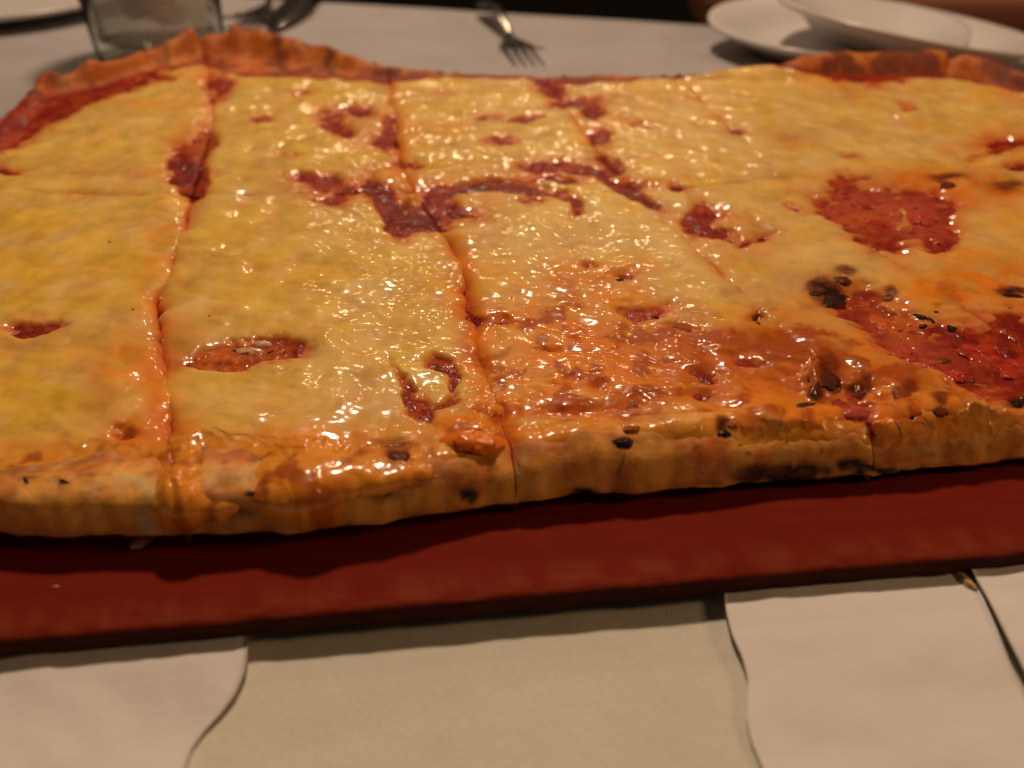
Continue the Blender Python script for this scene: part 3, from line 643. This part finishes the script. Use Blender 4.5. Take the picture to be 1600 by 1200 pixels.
for i, (px, py, a, b) in enumerate([(1432, 170, 1.6, 1.0), (1438, 495, 1.2, 2.0), (1442, 510, 1.0, 1.4), (1488, 512, 1.4, 1.3), (171, 378, .5, .4), (208, 484, .5, .4), (968, 438, 1.0, 1.4), (368, 548, 1.1, .8), (424, 550, 1.3, .6), (327, 493, .35, .3), (1440, 172, .7, .5),
        (800, 466, .4, .3), (1408, 735, .4, .3), (1185, 506, .7, .6), (100, 752, 1.6, .5), (395, 771, .8, .5), (1432, 326, .9, .7), (40, 750, 1.5, .5), (1462, 487, .8, .5), (1425, 652, .8, .6)]):
    lump('herb_flake', px, py, a * .75, b * .75, .22, HB, (.03, .035, .01), M_CHAR, i * 50, .7, 120 + i, .0, 10)

# crumbs that fell beside the crust on the board
def crumb(px, py, z, a, b, h, col, seed, rot=0, label='pale crumb'):
    th = np.linspace(0, math.pi, 12); ph = np.linspace(0, 2 * math.pi, 21)
    TH, PH = np.meshgrid(th, ph, indexing='ij')
    r = 1 + .7 * pn(np.cos(PH) * 1.5 + seed * 3.1 + TH, np.sin(PH) * 1.5 + TH, seed)
    V = np.stack([np.sin(TH) * np.cos(PH) * a * r, np.sin(TH) * np.sin(PH) * b * r, np.cos(TH) * h + h * .9], -1).reshape(-1, 3) * mm
    V = V @ np.array(Matrix.Rotation(math.radians(rot), 3, 'Z')).T
    c = np.zeros((len(V), 3)) + np.array(col)
    o = link('crumb', mesh_np('crumb', V, grid_faces(12, 21), c), M_DOUGH)
    o.location = atv(px, py, z)
    tag(o, label, 'crumb'); return o
crumb(222, 852, BOARD_Z, 2.4, 1.2, 1.0, (.6, .34, .15), 3, 40, 'pale bread crumb on the board below the torn front crust')
crumb(88, 918, BOARD_Z, .6, .3, .2, (.5, .25, .1), 4, 0, 'tiny pale crumb on bare red board at the lower left')

# ------------------------------------------------------------------ the board
def board():
    m, nt, b = new_mat('red_board')
    a_ = N(nt, 'ShaderNodeVertexColor'); a_.layer_name = 'albedo'
    v = coords(nt, (1, 6, 1)); v2 = coords(nt)
    n1 = noise(nt, v, 60, 5, .6); n2 = noise(nt, v2, 600, 3, .6)
    r1 = ramp(nt, n1, [(.3, (.88, .84, .82)), (.65, (1.05, 1.05, 1.05))])
    c = mixc(nt, 1.0, a_.outputs['Color'], r1, 'MULTIPLY')
    nt.links.new(c, b.inputs['Base Color'])
    nrm = bump(nt, n2, .0001, 1); nrm = bump(nt, n1, .0003, 1, nrm)
    nt.links.new(nrm, b.inputs['Normal'])
    b.inputs['Roughness'].default_value = .7; b.inputs['Specular IOR Level'].default_value = .05
    p0 = np.array(at(0, 1003, BOARD_Z)); p1 = np.array(at(1600, 864, BOARD_Z))
    d = (p1 - p0) / np.linalg.norm(p1 - p0); n = np.array([-d[1], d[0]])
    L0, L1, W = -.36, .42, .285
    ns = 700
    s = np.linspace(L0, L1, ns)
    prof = [(.004, .0090), (.0012, .00905), (.0004, .0094), (.0002, .0104), (.0001, .0118), (.0002, .0130), (.0007, .0137), (.0016, .014), (.004, .01403), (.01, .01403), (.03, .01403), (.06, .01403), (.15, .014), (W - .003, .014), (W, .0125), (W, .0098), (W - .003, .0090)]
    V = []; C = []
    for k, (o, z) in enumerate(prof):
        e = np.zeros(ns)
        if k <= 8: e = .00035 * fbm(s, s * 0 + k * .0012, .012, 4, 7) + .0009 * np.clip(pn(s / .005, s * 0 + .3 * k, 9) - .42, 0, 1) * (4 <= k <= 7)
        X = p0[0] + d[0] * s + n[0] * (o + e); Y = p0[1] + d[1] * s + n[1] * (o + e)
        Z = z - (np.abs(e) * .5 if 4 <= k <= 8 else 0) + 0 * s
        V.append(np.stack([X, Y, Z + 0 * s], -1))
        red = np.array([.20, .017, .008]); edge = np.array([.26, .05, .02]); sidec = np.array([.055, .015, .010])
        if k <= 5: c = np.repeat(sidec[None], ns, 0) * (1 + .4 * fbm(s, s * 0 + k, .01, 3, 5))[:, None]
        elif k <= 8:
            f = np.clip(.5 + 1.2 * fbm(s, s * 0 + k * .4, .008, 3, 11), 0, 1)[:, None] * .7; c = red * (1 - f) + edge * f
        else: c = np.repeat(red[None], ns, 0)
        C.append(c)
    V = np.stack(V, 1); C = np.stack(C, 1)
    np_ = len(prof)
    idx = np.arange(ns * np_).reshape(ns, np_)
    nxt = np.roll(idx, -1, axis=1)
    q = np.stack([idx[:-1], idx[1:], nxt[1:], nxt[:-1]], -1).reshape(-1, 4)[:, ::-1]
    caps = []
    for e in (0, ns - 1):
        for k in range(np_ // 2 - 1): caps.append([idx[e, k], idx[e, k + 1], idx[e, np_ - 2 - k], idx[e, np_ - 1 - k]])
    q = np.concatenate([q, np.array(caps)], 0)
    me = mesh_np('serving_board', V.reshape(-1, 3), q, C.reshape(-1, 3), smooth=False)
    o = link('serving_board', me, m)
    tag(o, 'dark red wooden serving board with worn edge under the pizza', 'serving board')
    # battens it stands on
    mw, nt2, b2 = new_mat('batten_wood'); b2.inputs['Base Color'].default_value = (.12, .03, .018, 1)
    for ss in (-.2, .3):
        vs = []
        for (a, bb) in ((ss, .04), (ss + .03, .04), (ss + .03, W - .04), (ss, W - .04)):
            for z in (.0064, .00895): vs.append((p0[0] + d[0] * a + n[0] * bb, p0[1] + d[1] * a + n[1] * bb, z))
        fs = [(0, 2, 4, 6), (1, 7, 5, 3), (0, 1, 3, 2), (2, 3, 5, 4), (4, 5, 7, 6), (6, 7, 1, 0)]
        link('batten', mesh_np('batten', np.array(vs), np.array(fs), smooth=False), mw, o)
board()

# ------------------------------------------------------------------ table linen and papers
def cloth_mat():
    m, nt, b = new_mat('woven_cloth')
    v = coords(nt)
    def wave(ang, sc):
        mp = N(nt, 'ShaderNodeMapping'); mp.inputs['Rotation'].default_value = (0, 0, math.radians(ang)); nt.links.new(v, mp.inputs['Vector'])
        w_ = N(nt, 'ShaderNodeTexWave'); w_.inputs['Scale'].default_value = sc; w_.inputs['Distortion'].default_value = .6; w_.inputs['Detail'].default_value = 2; w_.inputs['Detail Scale'].default_value = 3
        nt.links.new(mp.outputs[0], w_.inputs['Vector']); return w_.outputs['Fac']
    a, c = wave(4, 420), wave(94, 420)
    mx = N(nt, 'ShaderNodeMath', operation='MAXIMUM'); nt.links.new(a, mx.inputs[0]); nt.links.new(c, mx.inputs[1])
    n1 = noise(nt, v, 30, 4, .6); n2 = noise(nt, v, 1500, 3, .7)
    col = ramp(nt, n1, [(.3, (.74, .71, .60)), (.7, (.80, .77, .65))])
    col2 = ramp(nt, n2, [(.3, (.93, .93, .93)), (.7, (1.04, 1.04, 1.04))])
    cc = mixc(nt, 1.0, col, col2, 'MULTIPLY')
    nt.links.new(cc, b.inputs['Base Color'])
    nrm = bump(nt, mx.outputs[0], .00012, .8); nrm = bump(nt, n2, .00008, 1, nrm); nrm = bump(nt, n1, .002, .5, nrm)
    nt.links.new(nrm, b.inputs['Normal'])
    b.inputs['Roughness'].default_value = .7; b.inputs['Sheen Weight'].default_value = .2; b.inputs['Specular IOR Level'].default_value = .25
    return m
def paper_mat(name, c1, c2):
    m, nt, b = new_mat(name)
    v = coords(nt)
    n1 = noise(nt, v, 25, 4, .55); n2 = noise(nt, v, 900, 3, .6); n3 = noise(nt, coords(nt, (1, 3, 1)), 12, 2, .4)
    nt.links.new(ramp(nt, n1, [(.3, c1), (.7, c2)]), b.inputs['Base Color'])
    nrm = bump(nt, n2, .00004, 1); nrm = bump(nt, n1, .0016, .8, nrm); nrm = bump(nt, n3, .004, .8, nrm)
    nt.links.new(nrm, b.inputs['Normal'])
    b.inputs['Roughness'].default_value = .75; b.inputs['Specular IOR Level'].default_value = .2
    return m
M_CLOTH = cloth_mat()
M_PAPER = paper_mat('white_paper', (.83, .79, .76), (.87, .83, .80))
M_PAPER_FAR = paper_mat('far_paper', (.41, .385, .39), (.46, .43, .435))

# far edge of the table
e0 = np.array(at(440, 0, 0)); e1 = np.array(at(1070, 38, 0)); ed = (e1 - e0) / np.linalg.norm(e1 - e0)
en = np.array([-ed[1], ed[0]])
def table_pts(z, s, off):
    return [e0[0] + ed[0] * s + en[0] * off, e0[1] + ed[1] * s + en[1] * off, z]
def linen_z(off): return .0062 * sstep(-.03, -.13, np.asarray(off, float))
def tablecloth():
    ss = np.linspace(-1.0, 1.1, 90)
    TZ = .0062
    prof = [(-1.0, TZ), (-.6, TZ), (-.3, TZ), (-.2, TZ)] + [(o_, float(linen_z(o_))) for o_ in np.linspace(-.14, -.02, 14)] + [(-.01, 0), (-.002, -.0005), (.0, -.003), (.001, -.01)] + [(.002, -.02 - .03 * i) for i in range(8)]
    V = []
    for s in ss:
        for k, (o, z) in enumerate(prof):
            w_ = .012 * math.sin(s * 40) * min(1, max(0, -z * 6))
            V.append(table_pts(z, s, o + w_))
    me = mesh_np('tablecloth', np.array(V), grid_faces(len(ss), len(prof)))
    o = link('tablecloth', me, M_CLOTH)
    tag(o, 'greenish cream woven tablecloth showing in the gap between the wavy papers', 'tablecloth')
tablecloth()

def sheet(name, left, right, y0, y1, zf, n=120, m_=80, thick=.0004):
    """paper between two traced edges; zf gives its height at row py"""
    py = np.linspace(y0, y1, n)
    lx = np.interp(py, [p[1] for p in left], [p[0] for p in left]); rx = np.interp(py, [p[1] for p in right], [p[0] for p in right])
    # smooth the traced edges
    k = np.array([1, 2, 3, 2, 1]) / 9.
    for _ in range(3):
        lx = np.convolve(np.pad(lx, 2, 'edge'), k, 'valid'); rx = np.convolve(np.pad(rx, 2, 'edge'), k, 'valid')
    f = np.linspace(0, 1, m_)
    PX = lx[:, None] + (rx - lx)[:, None] * f; PY = np.repeat(py[:, None], m_, 1)
    Z = zf(PX, PY); X, Y = at(PX, PY, Z)
    top = np.stack([X, Y, Z], -1).reshape(-1, 3); bot = top - np.array([0, 0, thick])
    q = grid_faces(n, m_, flip=False); nb = n * m_
    idx = np.arange(nb).reshape(n, m_)
    ring = np.concatenate([idx[0, :], idx[1:, -1], idx[-1, -2::-1], idx[-2:0:-1, 0]])
    r2 = np.roll(ring, -1)
    side = np.stack([ring, r2, r2 + nb, ring + nb], -1)
    return mesh_np(name, np.concatenate([top, bot]), np.concatenate([q[:, ::-1], q + nb, side]))
def zmat(PX, PY):
    base = .0070 + .0019 * sstep(1180, 985, PY)
    return base + .0005 * fbm(PX, PY, 160, 2, 201)
EL = [(384, 880), (386, 985), (387, 1010), (383, 1045), (369, 1080), (346, 1112), (318, 1142), (299, 1170), (289, 1200), (284, 1240)]
ERL = [(1132, 880), (1132, 925), (1134, 950), (1143, 988), (1160, 1025), (1169, 1060), (1167, 1088), (1165, 1115), (1173, 1155), (1192, 1200), (1215, 1240)]
ERR = [(1490, 860), (1512, 895), (1535, 930), (1557, 980), (1580, 1040), (1602, 1090), (1640, 1180), (1665, 1240)]
E3L = [(1505, 860), (1522, 897), (1545, 935), (1575, 995), (1603, 1050), (1650, 1140), (1700, 1240)]
o = link('paper_placemat', sheet('paper_placemat', [(-300, 870), (-300, 1240)], EL, 900, 1240, zmat), M_PAPER)
tag(o, 'white paper mat with wavy right edge, at the lower left before the board', 'placemat', 'white paper mats under the near side of the board')
o = link('paper_placemat', sheet('paper_placemat', ERL, ERR, 880, 1240, zmat), M_PAPER)
tag(o, 'white paper mat with wavy left edge, at the lower right before the board', 'placemat', 'white paper mats under the near side of the board')
o = link('paper_placemat', sheet('paper_placemat', E3L, [(2000, 860), (2000, 1240)], 870, 1240, lambda a, b: zmat(a, b) + .0012), M_PAPER)
tag(o, 'sliver of a paper mat at the lower right corner beyond a dark gap', 'placemat', 'white paper mats under the near side of the board')
crumb(1507, 908, .0088, .7, 2.6, .5, (.62, .38, .18), 8, 20, 'thin tan sliver on the paper mat beside the board')

# far papers
def far_sheet():
    ss = np.linspace(-.8, .9, 110); oo = np.linspace(-.42, -.006, 40)
    S, O = np.meshgrid(ss, oo, indexing='ij')
    X = e0[0] + ed[0] * S + en[0] * O; Y = e0[1] + ed[1] * S + en[1] * O
    Z = .0016 + linen_z(O) + .0003 * fbm(X, Y, .09, 2, 301)
    top = np.stack([X, Y, Z], -1).reshape(-1, 3)
    nb = len(top); q = grid_faces(110, 40); idx = np.arange(nb).reshape(110, 40)
    ring = np.concatenate([idx[0, :], idx[1:, -1], idx[-1, -2::-1], idx[-2:0:-1, 0]]); r2 = np.roll(ring, -1)
    side = np.stack([ring, r2, r2 + nb, ring + nb], -1)
    me = mesh_np('paper_table_cover', np.concatenate([top, top - np.array([0, 0, .0005])]), np.concatenate([q, q[:, ::-1] + nb, side]))
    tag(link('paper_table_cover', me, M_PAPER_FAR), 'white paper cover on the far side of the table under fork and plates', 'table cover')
far_sheet()
TT_ = .0048

# ------------------------------------------------------------------ tableware
def simple(name, col, rough, metal=0, **kw):
    m, nt, b = new_mat(name)
    v = coords(nt); n_ = noise(nt, v, 40, 3, .6)
    c1 = tuple(x * .94 for x in col); nt.links.new(ramp(nt, n_, [(.3, c1), (.7, col)]), b.inputs['Base Color'])
    b.inputs['Roughness'].default_value = rough; b.inputs['Metallic'].default_value = metal
    for k, vv in kw.items(): b.inputs[k.replace('_', ' ')].default_value = vv
    return m
M_CHINA = simple('white_china', (.78, .74, .72), .22)
M_STEEL = simple('steel', (.62, .60, .58), .16, 1)
def plate(label, px, py, z, R_, rot, depth=.012, group='white side plates'):
    e = empty('plate', atv(px, py, z), rot)
    tag(e, label, 'plate', group)
    r = R_
    prof = [(0.0001, .0025), (r * .55, .0025), (r * .62, .0035), (r * .70, depth * .55), (r * .80, depth * .78), (r * .97, depth), (r, depth + .0006), (r * 1.005, depth - .0008), (r * .99, depth - .0022), (r * .80, depth * .5), (r * .68, .001), (r * .58, -.0014), (r * .56, -.0015), (r * .54, 0), (0.0001, 0)]
    lathe('dish', prof, 128, M_CHINA, e)
    return e
plate('white plate lying on the paper, half under the tilted one at the top right', 1298, 74, .0082, .072, (0, 0, 0), .014)
plate('white plate resting tilted on another plate at the top right', 1408, 72, .0150, .0735, (math.radians(-3), math.radians(8), 0), .014)
plate('white plate cropped by the left edge, behind the glass', 10, 12, .0070, .088, (0, 0, 0))

def thin_mat(name, tint, painted_haze, painted_haze_col):
    m = bpy.data.materials.new(name); m.use_nodes = True; nt = m.node_tree
    nt.nodes.clear()
    out = N(nt, 'ShaderNodeOutputMaterial'); tr = N(nt, 'ShaderNodeBsdfTransparent'); tr.inputs[0].default_value = tint + (1,)
    gl = N(nt, 'ShaderNodeBsdfGlossy'); gl.inputs['Roughness'].default_value = .03
    df = N(nt, 'ShaderNodeBsdfDiffuse'); df.inputs[0].default_value = painted_haze_col + (1,)
    lw = N(nt, 'ShaderNodeLayerWeight'); lw.inputs[0].default_value = .06
    m1 = N(nt, 'ShaderNodeMixShader'); m1.inputs[0].default_value = painted_haze; nt.links.new(tr.outputs[0], m1.inputs[1]); nt.links.new(df.outputs[0], m1.inputs[2])  # pale diffuse share stands in for the table cover refracted through the glass
    m2 = N(nt, 'ShaderNodeMixShader'); nt.links.new(lw.outputs['Fresnel'], m2.inputs[0]); nt.links.new(m1.outputs[0], m2.inputs[1]); nt.links.new(gl.outputs[0], m2.inputs[2])
    nt.links.new(m2.outputs[0], out.inputs[0]); return m
def glass():
    e = empty('drinking_glass', atv(256, 90, .0076))
    tag(e, 'clear tumbler of iced water behind the left of the pizza', 'glass')
    m = thin_mat('clear_glass', (.96, .97, .95), .10, (.75, .72, .70))
    r0, r1, H = .034, .041, .10
    prof = [(0.0001, 0), (r0 * .93, 0), (r0, .002), (r0 + .001, .01), (r1, H), (r1 - .0006, H + .0006), (r1 - .0016, H), (r0 - .001, .014), (r0 - .006, .011), (0.0001, .010)]
    lathe('tumbler', prof, 96, m, e)
    m2 = thin_mat('water', (.96, .97, .96), .45, (.74, .70, .68))
    ri = r0 - .0014
    lathe('water', [(0.0001, .0106), (ri - .006, .0116), (ri, .0148), (ri + .005, .075), (0.0001, .075)], 96, m2, e)
    mi, nti, bi = new_mat('ice'); bi.inputs['Transmission Weight'].default_value = .0; bi.inputs['Roughness'].default_value = .25; bi.inputs['IOR'].default_value = 1.31
    bi.inputs['Base Color'].default_value = (.74, .71, .69, 1)
    rnd = random.Random(4)
    for (x, y, z) in ((-.012, -.008, .045), (.012, -.006, .050), (0, .012, .040), (-.010, .006, .066), (.011, .010, .068), (-.013, .010, .028), (.012, -.010, .030), (0, -.013, .062), (.0, .0, .080), (-.014, -.008, .080), (.014, .004, .084)):
        import bmesh
        bm = bmesh.new(); bmesh.ops.create_cube(bm, size=.017); bmesh.ops.bevel(bm, geom=bm.edges, offset=.003, segments=2, affect='EDGES')
        bmesh.ops.transform(bm, matrix=Matrix.Translation((x, y, z)) @ Matrix.Rotation(rnd.random() * 3, 4, (1, rnd.random(), .4)), verts=bm.verts)
        me = bpy.data.meshes.new('ice_cube'); bm.to_mesh(me); bm.free()
        link('ice_cube', me, mi, e)
glass()

def sweep(sec, mat, name, parent, nx=1):
    """sec: list of (y, halfwidth, z, thickness, cx) -> closed ribbon with rounded faces"""
    K = 10; V = []
    for (y, w_, z, t_, cx) in sec:
        for k in range(K):
            a = 2 * math.pi * k / K
            V.append((cx + w_ * math.cos(a), y, z + t_ * .5 * math.sin(a)))
    n = len(sec); F = []
    for i in range(n - 1):
        for k in range(K):
            l = (k + 1) % K; F.append((i * K + k, i * K + l, (i + 1) * K + l, (i + 1) * K + k))
    for e in (0, n - 1):
        b0 = e * K
        for k in range(1, K // 2):
            F.append((b0 + k - 1, b0 + k, b0 + K - 1 - k, b0 + (K - k) % K))
    me = mesh_np(name, np.array(V), np.array(F)); return link(name, me, mat, parent)
def fork(label, loc, rz, mat=M_STEEL, flip=False, L=.18, group=None):
    e = empty('fork', loc, (0, math.pi if flip else 0, rz)); tag(e, label, 'fork', group)
    sg = 1
    hsec = []
    for i in range(17):                                     # handle, tail at y=L
        f = i / 16; y = .060 + (L - .060) * f
        hsec.append((y, .0028 + .0065 * f ** 1.6 * (1 if f < .93 else .8), .003 + .007 * math.sin(math.pi * min(1, f * 1.1)) , .0028, 0))
    sweep(hsec, mat, 'handle', e)
    sweep([(.030, .0115, .0035, .002, 0), (.036, .0122, .0025, .0022, 0), (.044, .0108, .002, .0024, 0), (.052, .0065, .0024, .0026, 0), (.060, .0030, .003, .0028, 0), (.064, .0027, .0034, .0028, 0)], mat, 'head', e)
    for k in range(4):
        cx = -.0093 + .0062 * k
        sweep([(-.012, .0006, .012, .0012, cx * 1.02), (-.004, .0012, .0098, .0018, cx * 1.02), (.010, .0016, .0062, .002, cx), (.022, .0018, .0040, .0022, cx), (.033, .0021, .0032, .0022, cx)], mat, 'tine', e)
    return e
pf = atv(822, 98, .007)
ft = atv(765, 22, .007)
ang = math.atan2(ft.y - pf.y, ft.x - pf.x) - math.pi / 2
fk = fork('silver fork lying alone on the white paper beyond the pizza', (pf.x, pf.y, .0072), ang); fk.scale = (.82, .78, .82)
# cutlery by the glass
a0 = atv(372, 62, .003); a1 = atv(452, 2, .003)
fork('dark shining fork beside the glass, its handle pointing away', (a0.x, a0.y, .0072), math.atan2(a1.y - a0.y, a1.x - a0.x) - math.pi / 2)
def knife(label, p, q):
    e = empty('knife', (p.x, p.y, .0110), (0, 0, math.atan2(q.y - p.y, q.x - p.x) - math.pi / 2)); tag(e, label, 'knife')
    sweep([(0, .0015, 0, .001, 0), (.01, .0055, 0, .0014, 0), (.03, .0085, 0, .0016, 0), (.08, .009, 0, .002, 0), (.10, .0075, 0, .003, 0)], M_STEEL, 'blade', e)
    mw = simple('brown_handle', (.09, .022, .015), .35)
    sweep([(.098, .0055, 0, .004, 0), (.105, .007, 0, .006, 0), (.15, .0085, 0, .007, 0), (.195, .010, 0, .007, 0), (.202, .006, 0, .005, 0)], mw, 'handle', e)
knife('table knife with brown handle right of the dark fork', atv(425, 68, .003), atv(482, 8, .003))

# ------------------------------------------------------------------ the person across the table
def person():
    e = empty('person', (0.25, .80, -.30)); tag(e, 'person in black top across the table, bare forearm behind the plates', 'person')
    E = Vector(e.location)
    mk = simple('skin', (.42, .16, .095), .5, 0, Subsurface_Weight=.1)
    ms = simple('black_shirt', (.012, .011, .013), .85)
    elbow = Vector((.152, .705, -.006)); wrist = Vector((.43, .680, .004))
    sh = Vector((.16, .98, .34)); sh2 = Vector((.60, 1.0, .34)); neck = Vector((.38, 1.0, .40))
    def skin(name, verts, edges, radii, mat, root=0, sub=2):
        me = bpy.data.meshes.new(name); me.from_pydata([Vector(v) - E for v in verts], edges, [])
        o = link(name, me, mat, e)
        md = o.modifiers.new('skin', 'SKIN'); md.use_smooth_shade = True
        for i, r in enumerate(radii): me.skin_vertices[0].data[i].radius = (r, r) if not isinstance(r, tuple) else r
        me.skin_vertices[0].data[root].use_root = True
        s = o.modifiers.new('sub', 'SUBSURF'); s.levels = sub; s.render_levels = sub
        return o
    d = (wrist - elbow).normalized(); up = Vector((0, 0, 1)); sd = d.cross(up)
    palm = wrist + d * .055
    V = [Vector((.38, .99, -.15)), Vector((.38, .99, .05)), Vector((.38, 1.0, .24)), Vector((.38, 1.0, .36)), neck + Vector((0, 0, .03)), neck + Vector((0, 0, .12)), neck + Vector((0, .0, .21)), neck + Vector((0, .01, .28)),
         sh, sh.lerp(elbow, .5), elbow, elbow.lerp(wrist, .3), elbow.lerp(wrist, .7), wrist, palm, sh2, Vector((.66, .92, .16)), Vector((.70, .84, .045)), Vector((.58, .83, .03)), Vector((.50, .84, .03))]
    R_ = [.11, .11, .12, .07, .045, .06, .078, .05, .055, .045, .032, .034, .027, (.022, .027), (.016, .036), .055, .045, .036, .030, (.026, .016)]
    Ed = [(0, 1), (1, 2), (2, 3), (3, 4), (4, 5), (5, 6), (6, 7), (3, 8), (8, 9), (9, 10), (10, 11), (11, 12), (12, 13), (13, 14), (3, 15), (15, 16), (16, 17), (17, 18), (18, 19)]
    for k, (ln, off) in enumerate(((.060, .024), (.070, .008), (.066, -.008), (.052, -.024))):
        b0 = palm + sd * off + d * .012; i = len(V)
        V += [b0, b0 + d * ln * .5 + up * .004, b0 + d * ln * .85 - up * .006]; R_ += [.0095, .0088, .0072]; Ed += [(14, i), (i, i + 1), (i + 1, i + 2)]
    i = len(V); t0 = wrist + d * .02 + sd * .03
    V += [t0, t0 + d * .03 + sd * .012]; R_ += [.011, .009]; Ed += [(14, i), (i, i + 1)]
    skin('body', V, Ed, R_, mk)
    skin('shirt', [V[0], V[1], V[2], V[3], sh, sh.lerp(elbow, .42), sh2, sh2.lerp(V[16], .7), Vector((.30, .93, .02)), Vector((.46, .93, .02))],
         [(0, 1), (1, 2), (2, 3), (3, 4), (4, 5), (3, 6), (6, 7), (1, 8), (1, 9)], [(.17, .125), (.17, .125), (.19, .13), (.09, .08), .068, .060, .068, .058, .09, .09], ms)
    hr = simple('dark_hair', (.015, .010, .008), .5)
    hm = lathe('hair', [(0.0001, .10), (.05, .09), (.083, .05), (.092, 0), (.088, -.03), (.080, -.03), (.084, 0), (.07, .045), (0.0001, .085)], 48, hr, e)
    hm.location = neck + Vector((0, .022, .245)) - E
person()

# ------------------------------------------------------------------ the room behind
m, nt, b = new_mat('dark_floor'); b.inputs['Base Color'].default_value = (.02, .014, .012, 1); b.inputs['Roughness'].default_value = .8
me = mesh_np('floor', np.array([(-6, -6, -.75), (6, -6, -.75), (6, 6, -.75), (-6, 6, -.75)]), np.array([(0, 1, 2, 3)]))
tag(link('floor', me, m), kind='structure')
